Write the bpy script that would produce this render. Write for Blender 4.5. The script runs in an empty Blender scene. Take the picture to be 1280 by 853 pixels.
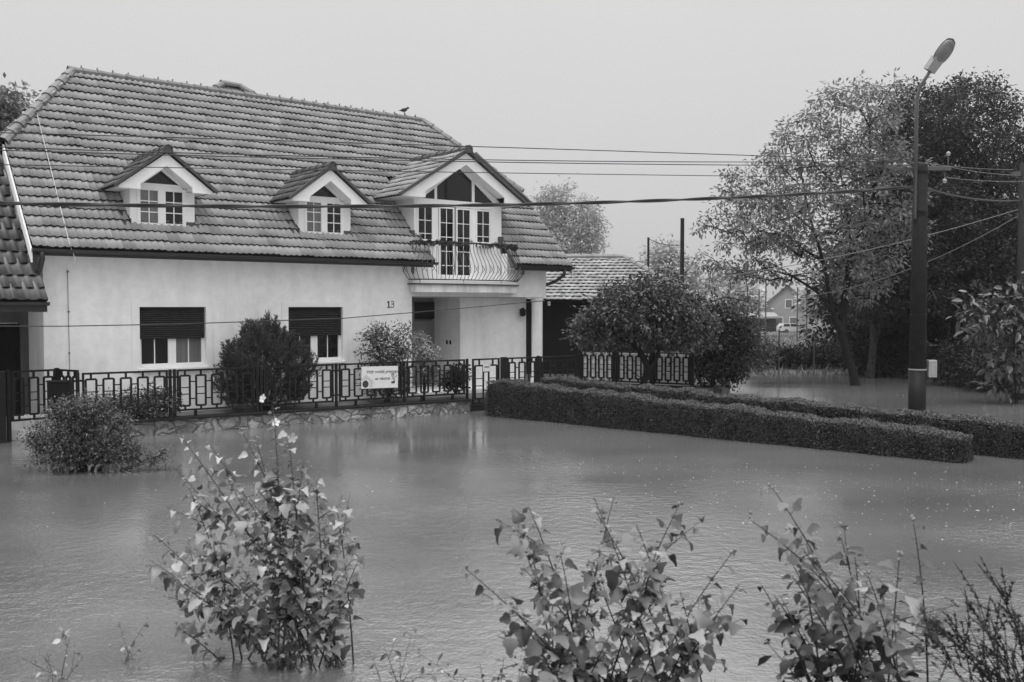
import bpy, math, random
import numpy as np
from mathutils import Vector, Matrix

SC = bpy.context.scene
COL = SC.collection
R = math.radians
rng = np.random.default_rng(7)
random.seed(7)

# ------------------------------------------------------------------ camera
F, CX, CY, EYE, PITCH = 1210.0, 640.0, 426.5, 2.7, math.atan(42.5 / 1210.0)
cam = bpy.data.cameras.new('camera')
cam.sensor_fit = 'HORIZONTAL'
cam.sensor_width = 36.0
cam.lens = F / 1280.0 * 36.0
cam.clip_start, cam.clip_end = 0.1, 3000.0
cam.dof.use_dof = True
cam.dof.focus_distance = 23.0
cam.dof.aperture_fstop = 3.2
camo = bpy.data.objects.new('camera', cam)
COL.objects.link(camo)
camo.location = (0, 0, EYE)
camo.rotation_euler = (R(90) - PITCH, 0, 0)
SC.camera = camo

# ------------------------------------------------------------------ sky, sun, exposure
SUN_EL, SUN_AZ = R(68), R(200)
world = bpy.data.worlds.new('World')
SC.world = world
world.use_nodes = True
nt = world.node_tree
nt.nodes.clear()
out = nt.nodes.new('ShaderNodeOutputWorld')
sky = nt.nodes.new('ShaderNodeTexSky')
sky.sky_type = 'NISHITA'
sky.sun_disc = False
sky.sun_elevation, sky.sun_rotation = SUN_EL, SUN_AZ
sky.dust_density = 6.0
bw = nt.nodes.new('ShaderNodeRGBToBW')
nt.links.new(sky.outputs[0], bw.inputs[0])
bg1 = nt.nodes.new('ShaderNodeBackground')
bg1.inputs['Strength'].default_value = 0.10
nt.links.new(bw.outputs[0], bg1.inputs['Color'])
# overcast cloud layer: even near the horizon, brighter overhead
tc = nt.nodes.new('ShaderNodeTexCoord')
sep = nt.nodes.new('ShaderNodeSeparateXYZ')
nt.links.new(tc.outputs['Generated'], sep.inputs[0])
mr = nt.nodes.new('ShaderNodeMapRange')
mr.interpolation_type = 'SMOOTHSTEP'
mr.inputs['From Min'].default_value = 0.28
mr.inputs['From Max'].default_value = 1.0
mr.inputs['To Min'].default_value = 0.66
mr.inputs['To Max'].default_value = 2.5
nt.links.new(sep.outputs['Z'], mr.inputs['Value'])
nz = nt.nodes.new('ShaderNodeTexNoise')
nz.inputs['Scale'].default_value = 1.6
nz.inputs['Detail'].default_value = 3.0
nt.links.new(tc.outputs['Generated'], nz.inputs['Vector'])
nm = nt.nodes.new('ShaderNodeMapRange')
nm.inputs['To Min'].default_value = 0.93
nm.inputs['To Max'].default_value = 1.07
nt.links.new(nz.outputs[0], nm.inputs['Value'])
mul = nt.nodes.new('ShaderNodeMath')
mul.operation = 'MULTIPLY'
hr = nt.nodes.new('ShaderNodeMapRange')
hr.inputs['From Max'].default_value = 0.30
hr.inputs['To Min'].default_value = 0.86
nt.links.new(sep.outputs['Z'], hr.inputs['Value'])
mul0 = nt.nodes.new('ShaderNodeMath')
mul0.operation = 'MULTIPLY'
nt.links.new(mr.outputs[0], mul0.inputs[0])
nt.links.new(hr.outputs[0], mul0.inputs[1])
nt.links.new(mul0.outputs[0], mul.inputs[0])
nt.links.new(nm.outputs[0], mul.inputs[1])
bg2 = nt.nodes.new('ShaderNodeBackground')
nt.links.new(mul.outputs[0], bg2.inputs['Color'])
mx = nt.nodes.new('ShaderNodeMixShader')
mx.inputs[0].default_value = 0.88
nt.links.new(bg1.outputs[0], mx.inputs[1])
nt.links.new(bg2.outputs[0], mx.inputs[2])
nt.links.new(mx.outputs[0], out.inputs['Surface'])

sl = bpy.data.lights.new('sun', 'SUN')
sl.energy = 1.25
sl.angle = R(30)
so = bpy.data.objects.new('sun', sl)
COL.objects.link(so)
so.rotation_euler = (R(90) - SUN_EL, 0, R(180) - SUN_AZ)

SC.view_settings.view_transform = 'Standard'
SC.view_settings.look = 'None'
SC.view_settings.gamma = 1.0
SC.view_settings.exposure = 0.2
SC.view_settings.use_curve_mapping = False
SC.cycles.max_bounces = 6
SC.cycles.diffuse_bounces = 3
SC.cycles.glossy_bounces = 3
SC.cycles.transmission_bounces = 3
SC.cycles.volume_bounces = 1
SC.cycles.use_denoising = True


# ------------------------------------------------------------------ helpers
def ray(x, y):
    u, v = (x - CX) / F, -(y - CY) / F
    return np.array([u, math.cos(PITCH) + v * math.sin(PITCH), -math.sin(PITCH) + v * math.cos(PITCH)])


def at(x, y, Y):
    d = ray(x, y)
    return np.array([0, 0, EYE]) + d * (Y / d[1])


def norm(v):
    v = np.asarray(v, float)
    return v / (np.linalg.norm(v) + 1e-9)


def grey(v):
    return (v, v, v, 1)


def mat(name, v, rough=0.6, spec=0.5, var=0.0, scale=4.0, bump=0.0, bscale=20.0, coords='Object', stretch=None, stain=0.0, ior=None, coat=0.0):
    m = bpy.data.materials.new(name)
    m.use_nodes = True
    n, l = m.node_tree.nodes, m.node_tree.links
    b = n['Principled BSDF']
    b.inputs['Base Color'].default_value = grey(v)
    b.inputs['Roughness'].default_value = rough
    b.inputs['Specular IOR Level'].default_value = spec
    if coat:
        b.inputs['Coat Weight'].default_value = coat
        b.inputs['Coat Roughness'].default_value = 0.15
    if ior:
        b.inputs['IOR'].default_value = ior
    t = n.new('ShaderNodeTexCoord')
    vec = t.outputs[coords]
    if stretch:
        mp = n.new('ShaderNodeMapping')
        mp.inputs['Scale'].default_value = stretch
        l.new(vec, mp.inputs[0])
        vec = mp.outputs[0]
    if var:
        z = n.new('ShaderNodeTexNoise')
        z.inputs['Scale'].default_value = scale
        z.inputs['Detail'].default_value = 8
        z.inputs['Roughness'].default_value = 0.65
        l.new(vec, z.inputs['Vector'])
        r = n.new('ShaderNodeMapRange')
        r.inputs['From Min'].default_value, r.inputs['From Max'].default_value = 0.3, 0.7
        r.inputs['To Min'].default_value, r.inputs['To Max'].default_value = v * (1 - var), v * (1 + var)
        l.new(z.outputs[0], r.inputs['Value'])
        src = r.outputs[0]
        if stain:
            z2 = n.new('ShaderNodeTexNoise')
            z2.inputs['Scale'].default_value = 1.3
            z2.inputs['Detail'].default_value = 6
            mp2 = n.new('ShaderNodeMapping')
            mp2.inputs['Scale'].default_value = (2.2, 2.2, 0.35)
            l.new(t.outputs[coords], mp2.inputs[0])
            l.new(mp2.outputs[0], z2.inputs['Vector'])
            r2 = n.new('ShaderNodeMapRange')
            r2.inputs['From Min'].default_value, r2.inputs['From Max'].default_value = 0.45, 0.75
            r2.inputs['To Min'].default_value, r2.inputs['To Max'].default_value = 1.0, 1.0 - stain
            l.new(z2.outputs[0], r2.inputs['Value'])
            mm = n.new('ShaderNodeMath')
            mm.operation = 'MULTIPLY'
            l.new(src, mm.inputs[0])
            l.new(r2.outputs[0], mm.inputs[1])
            src = mm.outputs[0]
        l.new(src, b.inputs['Base Color'])
    if bump:
        z = n.new('ShaderNodeTexNoise')
        z.inputs['Scale'].default_value = bscale
        z.inputs['Detail'].default_value = 6
        l.new(vec, z.inputs['Vector'])
        bp = n.new('ShaderNodeBump')
        bp.inputs['Strength'].default_value = bump
        bp.inputs['Distance'].default_value = 0.02
        l.new(z.outputs[0], bp.inputs['Height'])
        l.new(bp.outputs[0], b.inputs['Normal'])
    return m


def tone_mat(name, v, rough, spec=0.5, lo=0.55, hi=1.45, trans=0.0, var=0.0, scale=3.0):
    """Base colour varied by the per-leaf (or per-tile) attribute 'tone'."""
    m = bpy.data.materials.new(name)
    m.use_nodes = True
    n, l = m.node_tree.nodes, m.node_tree.links
    b = n['Principled BSDF']
    b.inputs['Roughness'].default_value = rough
    b.inputs['Specular IOR Level'].default_value = spec
    a = n.new('ShaderNodeAttribute')
    a.attribute_name = 'tone'
    r = n.new('ShaderNodeMapRange')
    r.inputs['To Min'].default_value, r.inputs['To Max'].default_value = v * lo, v * hi
    l.new(a.outputs['Fac'], r.inputs['Value'])
    src = r.outputs[0]
    if var:
        t = n.new('ShaderNodeTexCoord')
        z = n.new('ShaderNodeTexNoise')
        z.inputs['Scale'].default_value = scale
        z.inputs['Detail'].default_value = 8
        l.new(t.outputs['Object'], z.inputs['Vector'])
        r2 = n.new('ShaderNodeMapRange')
        r2.inputs['From Min'].default_value, r2.inputs['From Max'].default_value = 0.3, 0.7
        r2.inputs['To Min'].default_value, r2.inputs['To Max'].default_value = 1 - var, 1 + var
        l.new(z.outputs[0], r2.inputs['Value'])
        mm = n.new('ShaderNodeMath')
        mm.operation = 'MULTIPLY'
        l.new(src, mm.inputs[0])
        l.new(r2.outputs[0], mm.inputs[1])
        src = mm.outputs[0]
    l.new(src, b.inputs['Base Color'])
    if trans:
        tr = n.new('ShaderNodeBsdfTranslucent')
        l.new(src, tr.inputs['Color'])
        ms = n.new('ShaderNodeMixShader')
        ms.inputs[0].default_value = trans
        l.new(b.outputs[0], ms.inputs[1])
        l.new(tr.outputs[0], ms.inputs[2])
        l.new(ms.outputs[0], n['Material Output'].inputs['Surface'])
    return m


def link(name, me, parent=None):
    o = bpy.data.objects.new(name, me)
    COL.objects.link(o)
    if parent is not None:
        o.parent = parent
    return o


def tag(o, label=None, cat=None, group=None, kind=None):
    if label:
        o['label'] = label
    if cat:
        o['category'] = cat
    if group:
        o['group'] = group
    if kind:
        o['kind'] = kind
    return o


def thing(name, loc, rz=0.0, label=None, cat=None, group=None):
    o = link(name, None)
    o.location = loc
    o.rotation_euler = (0, 0, rz)
    o.empty_display_size = 0.3
    return tag(o, label, cat, group)


class MB:
    def __init__(s):
        s.v, s.f = [], []

    def add(s, vs, fs):
        k = len(s.v)
        s.v += [tuple(map(float, p)) for p in vs]
        s.f += [tuple(i + k for i in f) for f in fs]
        return s

    def box(s, x0, x1, y0, y1, z0, z1, c=0.0):
        if c <= 0:
            return s.add([(x0, y0, z0), (x1, y0, z0), (x1, y1, z0), (x0, y1, z0), (x0, y0, z1), (x1, y0, z1), (x1, y1, z1), (x0, y1, z1)],
                         [(0, 3, 2, 1), (4, 5, 6, 7), (0, 1, 5, 4), (1, 2, 6, 5), (2, 3, 7, 6), (3, 0, 4, 7)])
        ring = [(x0 + c, y0), (x1 - c, y0), (x1, y0 + c), (x1, y1 - c), (x1 - c, y1), (x0 + c, y1), (x0, y1 - c), (x0, y0 + c)]
        cx, cy = (x0 + x1) / 2, (y0 + y1) / 2
        inn = [(px + (c if px < cx else -c) * 0.7, py + (c if py < cy else -c) * 0.7) for px, py in ring]
        vs = [(px, py, z0) for px, py in ring] + [(px, py, z1 - c) for px, py in ring] + [(px, py, z1) for px, py in inn]
        fs = [tuple(range(7, -1, -1)), tuple(range(16, 24))]
        for k in range(2):
            for i in range(8):
                j = (i + 1) % 8
                fs.append((k * 8 + i, k * 8 + j, k * 8 + 8 + j, k * 8 + 8 + i))
        return s.add(vs, fs)

    def bar(s, p, q, w, h, up=(0, 0, 1)):
        p, q = np.array(p, float), np.array(q, float)
        d = norm(q - p)
        up = np.array(up, float)
        if abs(d @ up) > 0.98:
            up = np.array([1.0, 0, 0])
        x = norm(np.cross(d, up)) * w / 2
        y = norm(np.cross(x, d)) * h / 2
        vs = [p - x - y, p + x - y, p + x + y, p - x + y, q - x - y, q + x - y, q + x + y, q - x + y]
        return s.add(vs, [(0, 3, 2, 1), (4, 5, 6, 7), (0, 1, 5, 4), (1, 2, 6, 5), (2, 3, 7, 6), (3, 0, 4, 7)])

    def prism(s, poly, axis, d0, d1):
        """Extrude a polygon given as 2-D points; axis 1 = polygon in x,z extruded along y; axis 0 = polygon in y,z; 2 = x,y."""
        def P(p, d):
            return {0: (d, p[0], p[1]), 1: (p[0], d, p[1]), 2: (p[0], p[1], d)}[axis]
        n = len(poly)
        vs = [P(p, d0) for p in poly] + [P(p, d1) for p in poly]
        fs = [tuple(range(n)), tuple(range(2 * n - 1, n - 1, -1))]
        for i in range(n):
            j = (i + 1) % n
            fs.append((i, i + n, j + n, j))
        return s.add(vs, fs)

    def tube(s, pts, rad, n=8, cap=True):
        pts = [np.array(p, float) for p in pts]
        if not hasattr(rad, '__len__'):
            rad = [rad] * len(pts)
        vs, fs = [], []
        ref = None
        for i, p in enumerate(pts):
            d = norm(pts[min(i + 1, len(pts) - 1)] - pts[max(i - 1, 0)])
            if ref is None:
                ref = np.array([0, 0, 1.0]) if abs(d[2]) < 0.9 else np.array([1.0, 0, 0])
            x = norm(ref - d * (ref @ d))
            ref = x
            y = np.cross(d, x)
            for k in range(n):
                a = 2 * math.pi * k / n
                vs.append(p + (x * math.cos(a) + y * math.sin(a)) * rad[i])
        for i in range(len(pts) - 1):
            for k in range(n):
                j = (k + 1) % n
                fs.append((i * n + k, i * n + j, (i + 1) * n + j, (i + 1) * n + k))
        if cap:
            fs.append(tuple(range(n - 1, -1, -1)))
            fs.append(tuple(range((len(pts) - 1) * n, len(pts) * n)))
        return s.add(vs, fs)

    def lathe(s, prof, n=20, c=(0, 0, 0)):
        vs, fs = [], []
        for r, z in prof:
            for k in range(n):
                a = 2 * math.pi * k / n
                vs.append((c[0] + r * math.cos(a), c[1] + r * math.sin(a), c[2] + z))
        for i in range(len(prof) - 1):
            for k in range(n):
                j = (k + 1) % n
                fs.append((i * n + k, i * n + j, (i + 1) * n + j, (i + 1) * n + k))
        fs.append(tuple(range(n - 1, -1, -1)))
        fs.append(tuple(range((len(prof) - 1) * n, len(prof) * n)))
        return s.add(vs, fs)

    def caps(s, p, q, r, seg=0.36, jit=0.006, bottom=True):
        """A run of half-round ridge tiles, each slightly conical and lapped over the next."""
        p, q = np.array(p, float), np.array(q, float)
        L = np.linalg.norm(q - p)
        n = max(1, int(L / seg))
        d = (q - p) / L
        x = norm(np.cross(d, (0, 0, 1.0)))
        u = norm(np.cross(x, d))
        for i in range(n):
            a, b = p + d * (L * i / n - 0.03), p + d * (L * (i + 1) / n)
            r0, r1 = r * 1.12 + random.uniform(-jit, jit), r * 0.9
            vs, fs = [], []
            m = 7
            for base, rr in ((a, r0), (b, r1)):
                for thick in (0, 0.018):
                    for k in range(m):
                        t = math.pi * (-0.12 + 1.24 * k / (m - 1))
                        vs.append(base + (x * math.cos(t) + u * math.sin(t)) * (rr - thick))
            for k in range(m - 1):
                fs += [(k, k + 1, 2 * m + k + 1, 2 * m + k), (m + k, 3 * m + k, 3 * m + k + 1, m + k + 1),
                       (k, m + k, m + k + 1, k + 1), (2 * m + k, 2 * m + k + 1, 3 * m + k + 1, 3 * m + k)]
            s.add(vs, fs)
        return s

    def build(s, name, m, parent=None, smooth=False, label=None):
        me = bpy.data.meshes.new(name)
        me.from_pydata(s.v, [], s.f)
        me.validate()
        me.update()
        if smooth:
            me.shade_smooth() if hasattr(me, 'shade_smooth') else None
        o = link(name, me, parent)
        me.materials.append(m)
        if label:
            o['label'] = label
        return o


def np_mesh(name, V, FA, m, parent=None, tone=None, smooth=False):
    """V (n,3), FA a list of (k,size) int arrays."""
    me = bpy.data.meshes.new(name)
    V = np.ascontiguousarray(V, np.float32)
    me.vertices.add(len(V))
    me.vertices.foreach_set('co', V.ravel())
    loops = np.concatenate([f.ravel() for f in FA]).astype(np.int32)
    sizes = np.concatenate([np.full(len(f), f.shape[1], np.int32) for f in FA])
    starts = np.concatenate([[0], np.cumsum(sizes)[:-1]]).astype(np.int32)
    me.loops.add(len(loops))
    me.loops.foreach_set('vertex_index', loops)
    me.polygons.add(len(sizes))
    me.polygons.foreach_set('loop_start', starts)
    if tone is not None:
        at_ = me.attributes.new('tone', 'FLOAT', 'POINT')
        at_.data.foreach_set('value', np.ascontiguousarray(tone, np.float32))
    me.update(calc_edges=True)
    if smooth:
        me.polygons.foreach_set('use_smooth', np.ones(len(sizes), bool))
    o = link(name, me, parent)
    me.materials.append(m)
    return o


# ---- leaves: templates are (x along the leaf, y across, z up), in units of length / width
DIAMOND = (np.array([(0, 0, 0), (.45, .5, .12), (1, 0, -.05), (.45, -.5, .12)]), [[(0, 2, 1), (0, 3, 2)]])
OVAL = (np.array([(0, 0, 0), (.25, .42, .10), (.62, .46, .08), (1, 0, -.10), (.62, -.46, .08), (.25, -.42, .10), (.5, 0, 0)]),
        [[(0, 6, 1), (0, 5, 6)], [(6, 3, 2), (6, 4, 3)], [(6, 2, 1), (6, 5, 4)]])
LOBED = (np.array([(0, 0, 0), (.02, .30, .06), (.22, .52, .10), (.46, .46, .05), (.60, .28, .06), (.86, .20, -.02), (1, 0, -.14),
                   (.86, -.20, -.02), (.60, -.28, .06), (.46, -.46, .05), (.22, -.52, .10), (.02, -.30, .06), (.35, 0, -.02), (.65, 0, -.03)]),
         [[(0, 12, 1), (1, 12, 2), (2, 12, 3), (3, 12, 4), (4, 12, 13), (4, 13, 5), (5, 13, 6), (6, 13, 7), (7, 13, 8),
           (8, 13, 12), (8, 12, 9), (9, 12, 10), (10, 12, 11), (11, 12, 0)]])
BLADE = (np.array([(0, .5, 0), (0, -.5, 0), (.6, .3, .05), (.6, -.3, .05), (1, 0, -.05)]), [[(0, 1, 3), (0, 3, 2)], [(2, 3, 4)]])


def leaves(C, D, N, L, W, tmpl):
    """Leaves with base C, pointing along D, facing N."""
    D = D / (np.linalg.norm(D, axis=1, keepdims=True) + 1e-9)
    Y = np.cross(N, D)
    Y /= (np.linalg.norm(Y, axis=1, keepdims=True) + 1e-9)
    Z = np.cross(D, Y)
    T, FS = tmpl
    L, W = np.asarray(L)[:, None, None], np.asarray(W)[:, None, None]
    V = C[:, None, :] + T[None, :, 0:1] * L * D[:, None, :] + T[None, :, 1:2] * W * Y[:, None, :] + T[None, :, 2:3] * L * Z[:, None, :]
    k = len(T)
    off = (np.arange(len(C)) * k)[:, None, None]
    F_ = [(np.array(sum(FS, []))[None] + off).reshape(-1, 3)]
    return V.reshape(-1, 3), F_, k


def rand_dirs(n, up=0.0):
    d = rng.normal(size=(n, 3))
    d /= np.linalg.norm(d, axis=1, keepdims=True)
    d[:, 2] += up
    return d


def leaf_obj(name, C, D, N, L, W, tmpl, m, parent, tone=None):
    V, F_, k = leaves(C, D, N, L, W, tmpl)
    if tone is None:
        tone = rng.random(len(C))
    return np_mesh(name, V, F_, m, parent, np.repeat(tone, k), smooth=False)


def skeleton(stems, targets, r_tip, r_max, jitter=0.12, droop=0.0):
    """Grow branches from stem polylines (list of point lists) to every target point; returns frusta."""
    P, par = [], []
    for st in stems:
        prev = -1
        for i, p in enumerate(st):
            p = np.array(p, float)
            if i == 0 and P:
                j = int(np.argmin([np.linalg.norm(p - q) for q in P]))
                if np.linalg.norm(P[j] - p) < 0.02:
                    prev = j
                    continue
            P.append(p)
            par.append(prev)
            prev = len(P) - 1
    nst = len(P)
    root = P[0]
    tg = np.array(targets)
    order = np.argsort(np.linalg.norm(tg - P[nst - 1], axis=1))
    for t in tg[order]:
        A_ = np.array(P)
        d = np.linalg.norm(A_ - t, axis=1) + 0.35 * np.maximum(0, A_[:, 2] - t[2]) + 0.15 * np.linalg.norm(A_ - root, axis=1)
        d[0] += 5
        j = int(np.argmin(d))
        p0 = P[j]
        L = np.linalg.norm(t - p0)
        k = max(1, int(L / 0.45))
        prev = j
        for i in range(1, k + 1):
            f = i / k
            q = p0 + (t - p0) * f
            if i < k:
                q = q + rng.normal(size=3) * jitter * L * 0.35
                q[2] += math.sin(math.pi * f) * L * (0.10 - droop)
            P.append(q)
            par.append(prev)
            prev = len(P) - 1
    cnt = np.zeros(len(P))
    has = np.zeros(len(P), bool)
    for i in range(len(P)):
        if par[i] >= 0:
            has[par[i]] = True
    cnt[~has] = 1
    for i in range(len(P) - 1, -1, -1):
        if par[i] >= 0:
            cnt[par[i]] += cnt[i]
    rad = np.minimum(r_max, r_tip * np.maximum(cnt, 1) ** 0.52)
    return P, par, rad


def wood(name, P, par, rad, m, parent, n=6, flare=1.0):
    mb = MB()
    for i in range(len(P)):
        j = par[i]
        if j < 0:
            continue
        r0, r1 = rad[j], rad[i]
        if r0 > 2.2 * r1:
            r0 = r1 * 1.5
        if par[j] < 0:
            r0 *= flare
        d = norm(P[i] - P[j])
        mb.tube([P[j] - d * r0 * 0.3, P[i]], [r0, r1], n if r1 > 0.03 else 4, cap=False)
    return mb.build(name, m, parent, smooth=True)


def crown_points(ells, n, mind, hollow=0.35):
    """Sample cluster centres in a union of ellipsoids [(centre, radii)], denser towards the outside."""
    vols = np.array([np.prod(r) for _, r in ells]) ** 0.8
    pts = []
    tries = 0
    while len(pts) < n and tries < n * 40:
        tries += 1
        c, r = ells[rng.choice(len(ells), p=vols / vols.sum())]
        u = norm(rng.normal(size=3)) * (hollow + (1 - hollow) * rng.random() ** 0.6)
        p = np.array(c) + u * np.array(r)
        if p[2] < 0.15:
            continue
        if pts and np.min(np.linalg.norm(np.array(pts) - p, axis=1)) < mind:
            continue
        pts.append(p)
    return np.array(pts)


def crown(name, targets, per, spread, L, m, parent, tmpl=DIAMOND, droop=0.5, aspect=0.5, tone=None, flat=0.6):
    n = len(targets)
    sz = rng.integers(int(per * 0.5), int(per * 1.5) + 1, n)
    idx = np.repeat(np.arange(n), sz)
    K = len(idx)
    off = rng.normal(size=(K, 3)) * spread
    off[:, 2] *= flat
    C = targets[idx] + off
    D = off / spread + rng.normal(size=(K, 3)) * 0.7
    D[:, 2] -= droop
    N = rng.normal(size=(K, 3)) * 0.55
    N[:, 2] += 1.0
    ll = L * rng.uniform(0.6, 1.3, K)
    base = rng.random(n)
    tn = np.clip(base[idx] * 0.5 + rng.random(K) * 0.5, 0, 1)
    return leaf_obj(name, C, D, N, ll, ll * aspect, tmpl, m, parent, tn)


# ------------------------------------------------------------------ materials
M = {}
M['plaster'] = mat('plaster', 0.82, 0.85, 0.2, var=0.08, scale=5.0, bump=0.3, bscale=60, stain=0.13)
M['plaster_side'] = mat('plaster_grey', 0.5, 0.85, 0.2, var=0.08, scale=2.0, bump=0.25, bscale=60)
M['annex_wall'] = mat('annex_wall_shade', 0.13, 0.85, 0.2, var=0.2, scale=2)  # dark tone puts the shade of the recess into the wall colour
M['white_paint'] = mat('white_paint', 0.78, 0.45, 0.4, var=0.05, scale=3, stain=0.08)
M['white_board'] = mat('white_board', 0.80, 0.5, 0.4, var=0.05, scale=5, bump=0.1, bscale=30, stretch=(8, 1, 1))
M['slab'] = mat('slab_concrete', 0.70, 0.8, 0.3, var=0.12, scale=5, stain=0.4)
M['tile'] = tone_mat('roof_tile', 0.275, 0.45, 0.4, 0.82, 1.2, var=0.13, scale=1.3)
M['tile_lip_shade'] = mat('tile_lip_shade', 0.014, 0.8, 0.1, var=0.4, scale=6)
M['tile_dark'] = tone_mat('roof_tile_dark', 0.09, 0.40, 0.5, 0.65, 1.35, var=0.2, scale=1.5)
M['tile_shed'] = tone_mat('roof_tile_shed', 0.26, 0.5, 0.5, 0.7, 1.3, var=0.2, scale=1.5)
M['ridge'] = mat('ridge_tile', 0.13, 0.45, 0.5, var=0.35, scale=3, bump=0.2, bscale=25)
M['dark_wood'] = mat('dark_wood', 0.012, 0.6, 0.1, var=0.3, scale=6, stretch=(1, 1, 8))
M['gutter'] = mat('gutter_metal', 0.022, 0.35, 0.5, var=0.2, scale=5)
M['flash'] = mat('flashing_metal', 0.05, 0.4, 0.6, var=0.2, scale=8)
M['glass'] = mat('window_glass', 0.008, 0.03, 0.4)
M['glass_curtain'] = mat('window_glass_curtained', 0.13, 0.06, 0.6, var=0.25, scale=3, stretch=(6, 1, 0.4))
M['shutter'] = mat('roller_shutter', 0.018, 0.5, 0.15, var=0.45, scale=9, stretch=(1, 1, 7))
M['iron'] = mat('black_iron', 0.010, 0.45, 0.2, var=0.3, scale=12)
M['iron_rail'] = mat('wrought_iron', 0.02, 0.4, 0.5)
M['garland'] = tone_mat('garland_leaf', 0.03, 0.6)
M['door'] = mat('door_paint', 0.22, 0.5, 0.4, var=0.12, scale=3)
M['box'] = mat('letter_box_paint', 0.006, 0.5, 0.15)
M['text'] = mat('dark_lettering', 0.03, 0.6)
M['sign'] = mat('sign_sheet', 0.62, 0.5, 0.3, var=0.06, scale=9)
M['sign_grey'] = mat('sign_print_grey', 0.16, 0.6)
M['sign_pale'] = mat('sign_print_pale', 0.42, 0.6)
M['concrete_pole'] = mat('pole_concrete', 0.014, 0.75, 0.12, var=0.35, scale=7, bump=0.4, bscale=30)
M['wood_pole'] = mat('pole_wood', 0.025, 0.8, 0.1, var=0.4, scale=5, stretch=(6, 6, 0.6), bump=0.3)
M['steel'] = mat('grey_steel', 0.07, 0.45, 0.5, var=0.2, scale=6)
M['lamp_top'] = mat('lamp_housing', 0.50, 0.4, 0.5, var=0.1, scale=6)
M['lamp_glass'] = mat('lamp_bowl', 0.13, 0.25, 0.5, var=0.25, scale=5)
M['lamp_neck'] = mat('lamp_neck_paint', 0.24, 0.5, 0.5)
M['porcelain'] = mat('porcelain', 0.3, 0.2, 0.6)
M['wire'] = mat('wire_black', 0.02, 0.5, 0.4)
M['wire_pale'] = mat('wire_aluminium', 0.10, 0.4, 0.6)
M['cable_white'] = mat('conductor_zinc', 0.42, 0.45, 0.5)
M['bark'] = mat('bark', 0.016, 0.9, 0.1, var=0.4, scale=5, bump=0.6, bscale=14)
M['bark_pale'] = mat('bark_pale', 0.06, 0.9, 0.2, var=0.35, scale=5, bump=0.6, bscale=14)
M['stem'] = mat('green_stem', 0.035, 0.6, 0.3)
M['stem_pale'] = mat('young_stem', 0.2, 0.6, 0.3)
M['leaf_walnut'] = tone_mat('leaf_broad', 0.19, 0.45, 0.4, 0.4, 1.6, trans=0.3)
M['leaf_dark'] = tone_mat('leaf_dark', 0.022, 0.5, 0.12, 0.3, 1.8, trans=0.08)
M['leaf_mid'] = tone_mat('leaf_mid', 0.045, 0.5, 0.2, 0.3, 1.7, trans=0.2)
M['leaf_fruit'] = tone_mat('leaf_fruit', 0.065, 0.42, 0.5, 0.35, 1.7, trans=0.2)
M['leaf_yew'] = tone_mat('leaf_conifer', 0.055, 0.6, 0.15, 0.2, 1.9)
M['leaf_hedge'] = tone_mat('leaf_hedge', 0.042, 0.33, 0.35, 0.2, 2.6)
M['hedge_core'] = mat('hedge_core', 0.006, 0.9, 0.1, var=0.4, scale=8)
M['leaf_shrub'] = tone_mat('leaf_shrub', 0.075, 0.4, 0.5, 0.3, 1.8, trans=0.15)
M['leaf_pale'] = tone_mat('leaf_pale', 0.28, 0.5, 0.4, 0.5, 1.5, trans=0.2)
M['leaf_big'] = tone_mat('leaf_big_wet', 0.055, 0.22, 0.8, 0.4, 1.6, trans=0.15)
M['leaf_mallow'] = tone_mat('leaf_mallow', 0.27, 0.40, 0.45, 0.22, 1.7, trans=0.2)
M['leaf_mallow_dark'] = tone_mat('leaf_mallow_green', 0.15, 0.40, 0.45, 0.2, 2.1, trans=0.18)  # darker leaf tone for the middle and right bushes
M['leaf_heart'] = tone_mat('leaf_heart', 0.03, 0.45, 0.5, 0.4, 1.6, trans=0.1)
M['leaf_far_haze'] = tone_mat('leaf_far_haze', 0.42, 0.7, 0.3, 0.5, 1.5, trans=0.2)  # pale colour paints distance haze into the far leaves
M['petal'] = mat('petal_white', 0.6, 0.6, 0.3)
M['pistil'] = mat('petal_centre', 0.45, 0.6, 0.3)
M['seed'] = mat('seed_pod', 0.02, 0.7, 0.2)
M['fleck'] = tone_mat('floating_fleck', 0.38, 0.5, 0.5, 0.4, 1.5)
M['car'] = mat('car_paint', 0.6, 0.25, 0.6, coat=0.5)
M['tyre'] = mat('tyre_rubber', 0.02, 0.8, 0.2)
M['far_wall'] = mat('far_wall', 0.30, 0.85, 0.2, var=0.08, scale=1)  # grey tone paints distance haze into the far house
M['far_roof'] = mat('far_roof', 0.15, 0.6, 0.3, var=0.15, scale=1)
M['feather'] = mat('feather', 0.03, 0.7, 0.2)
M['cabinet'] = mat('meter_cabinet', 0.30, 0.5, 0.4, var=0.1, scale=4)


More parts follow.
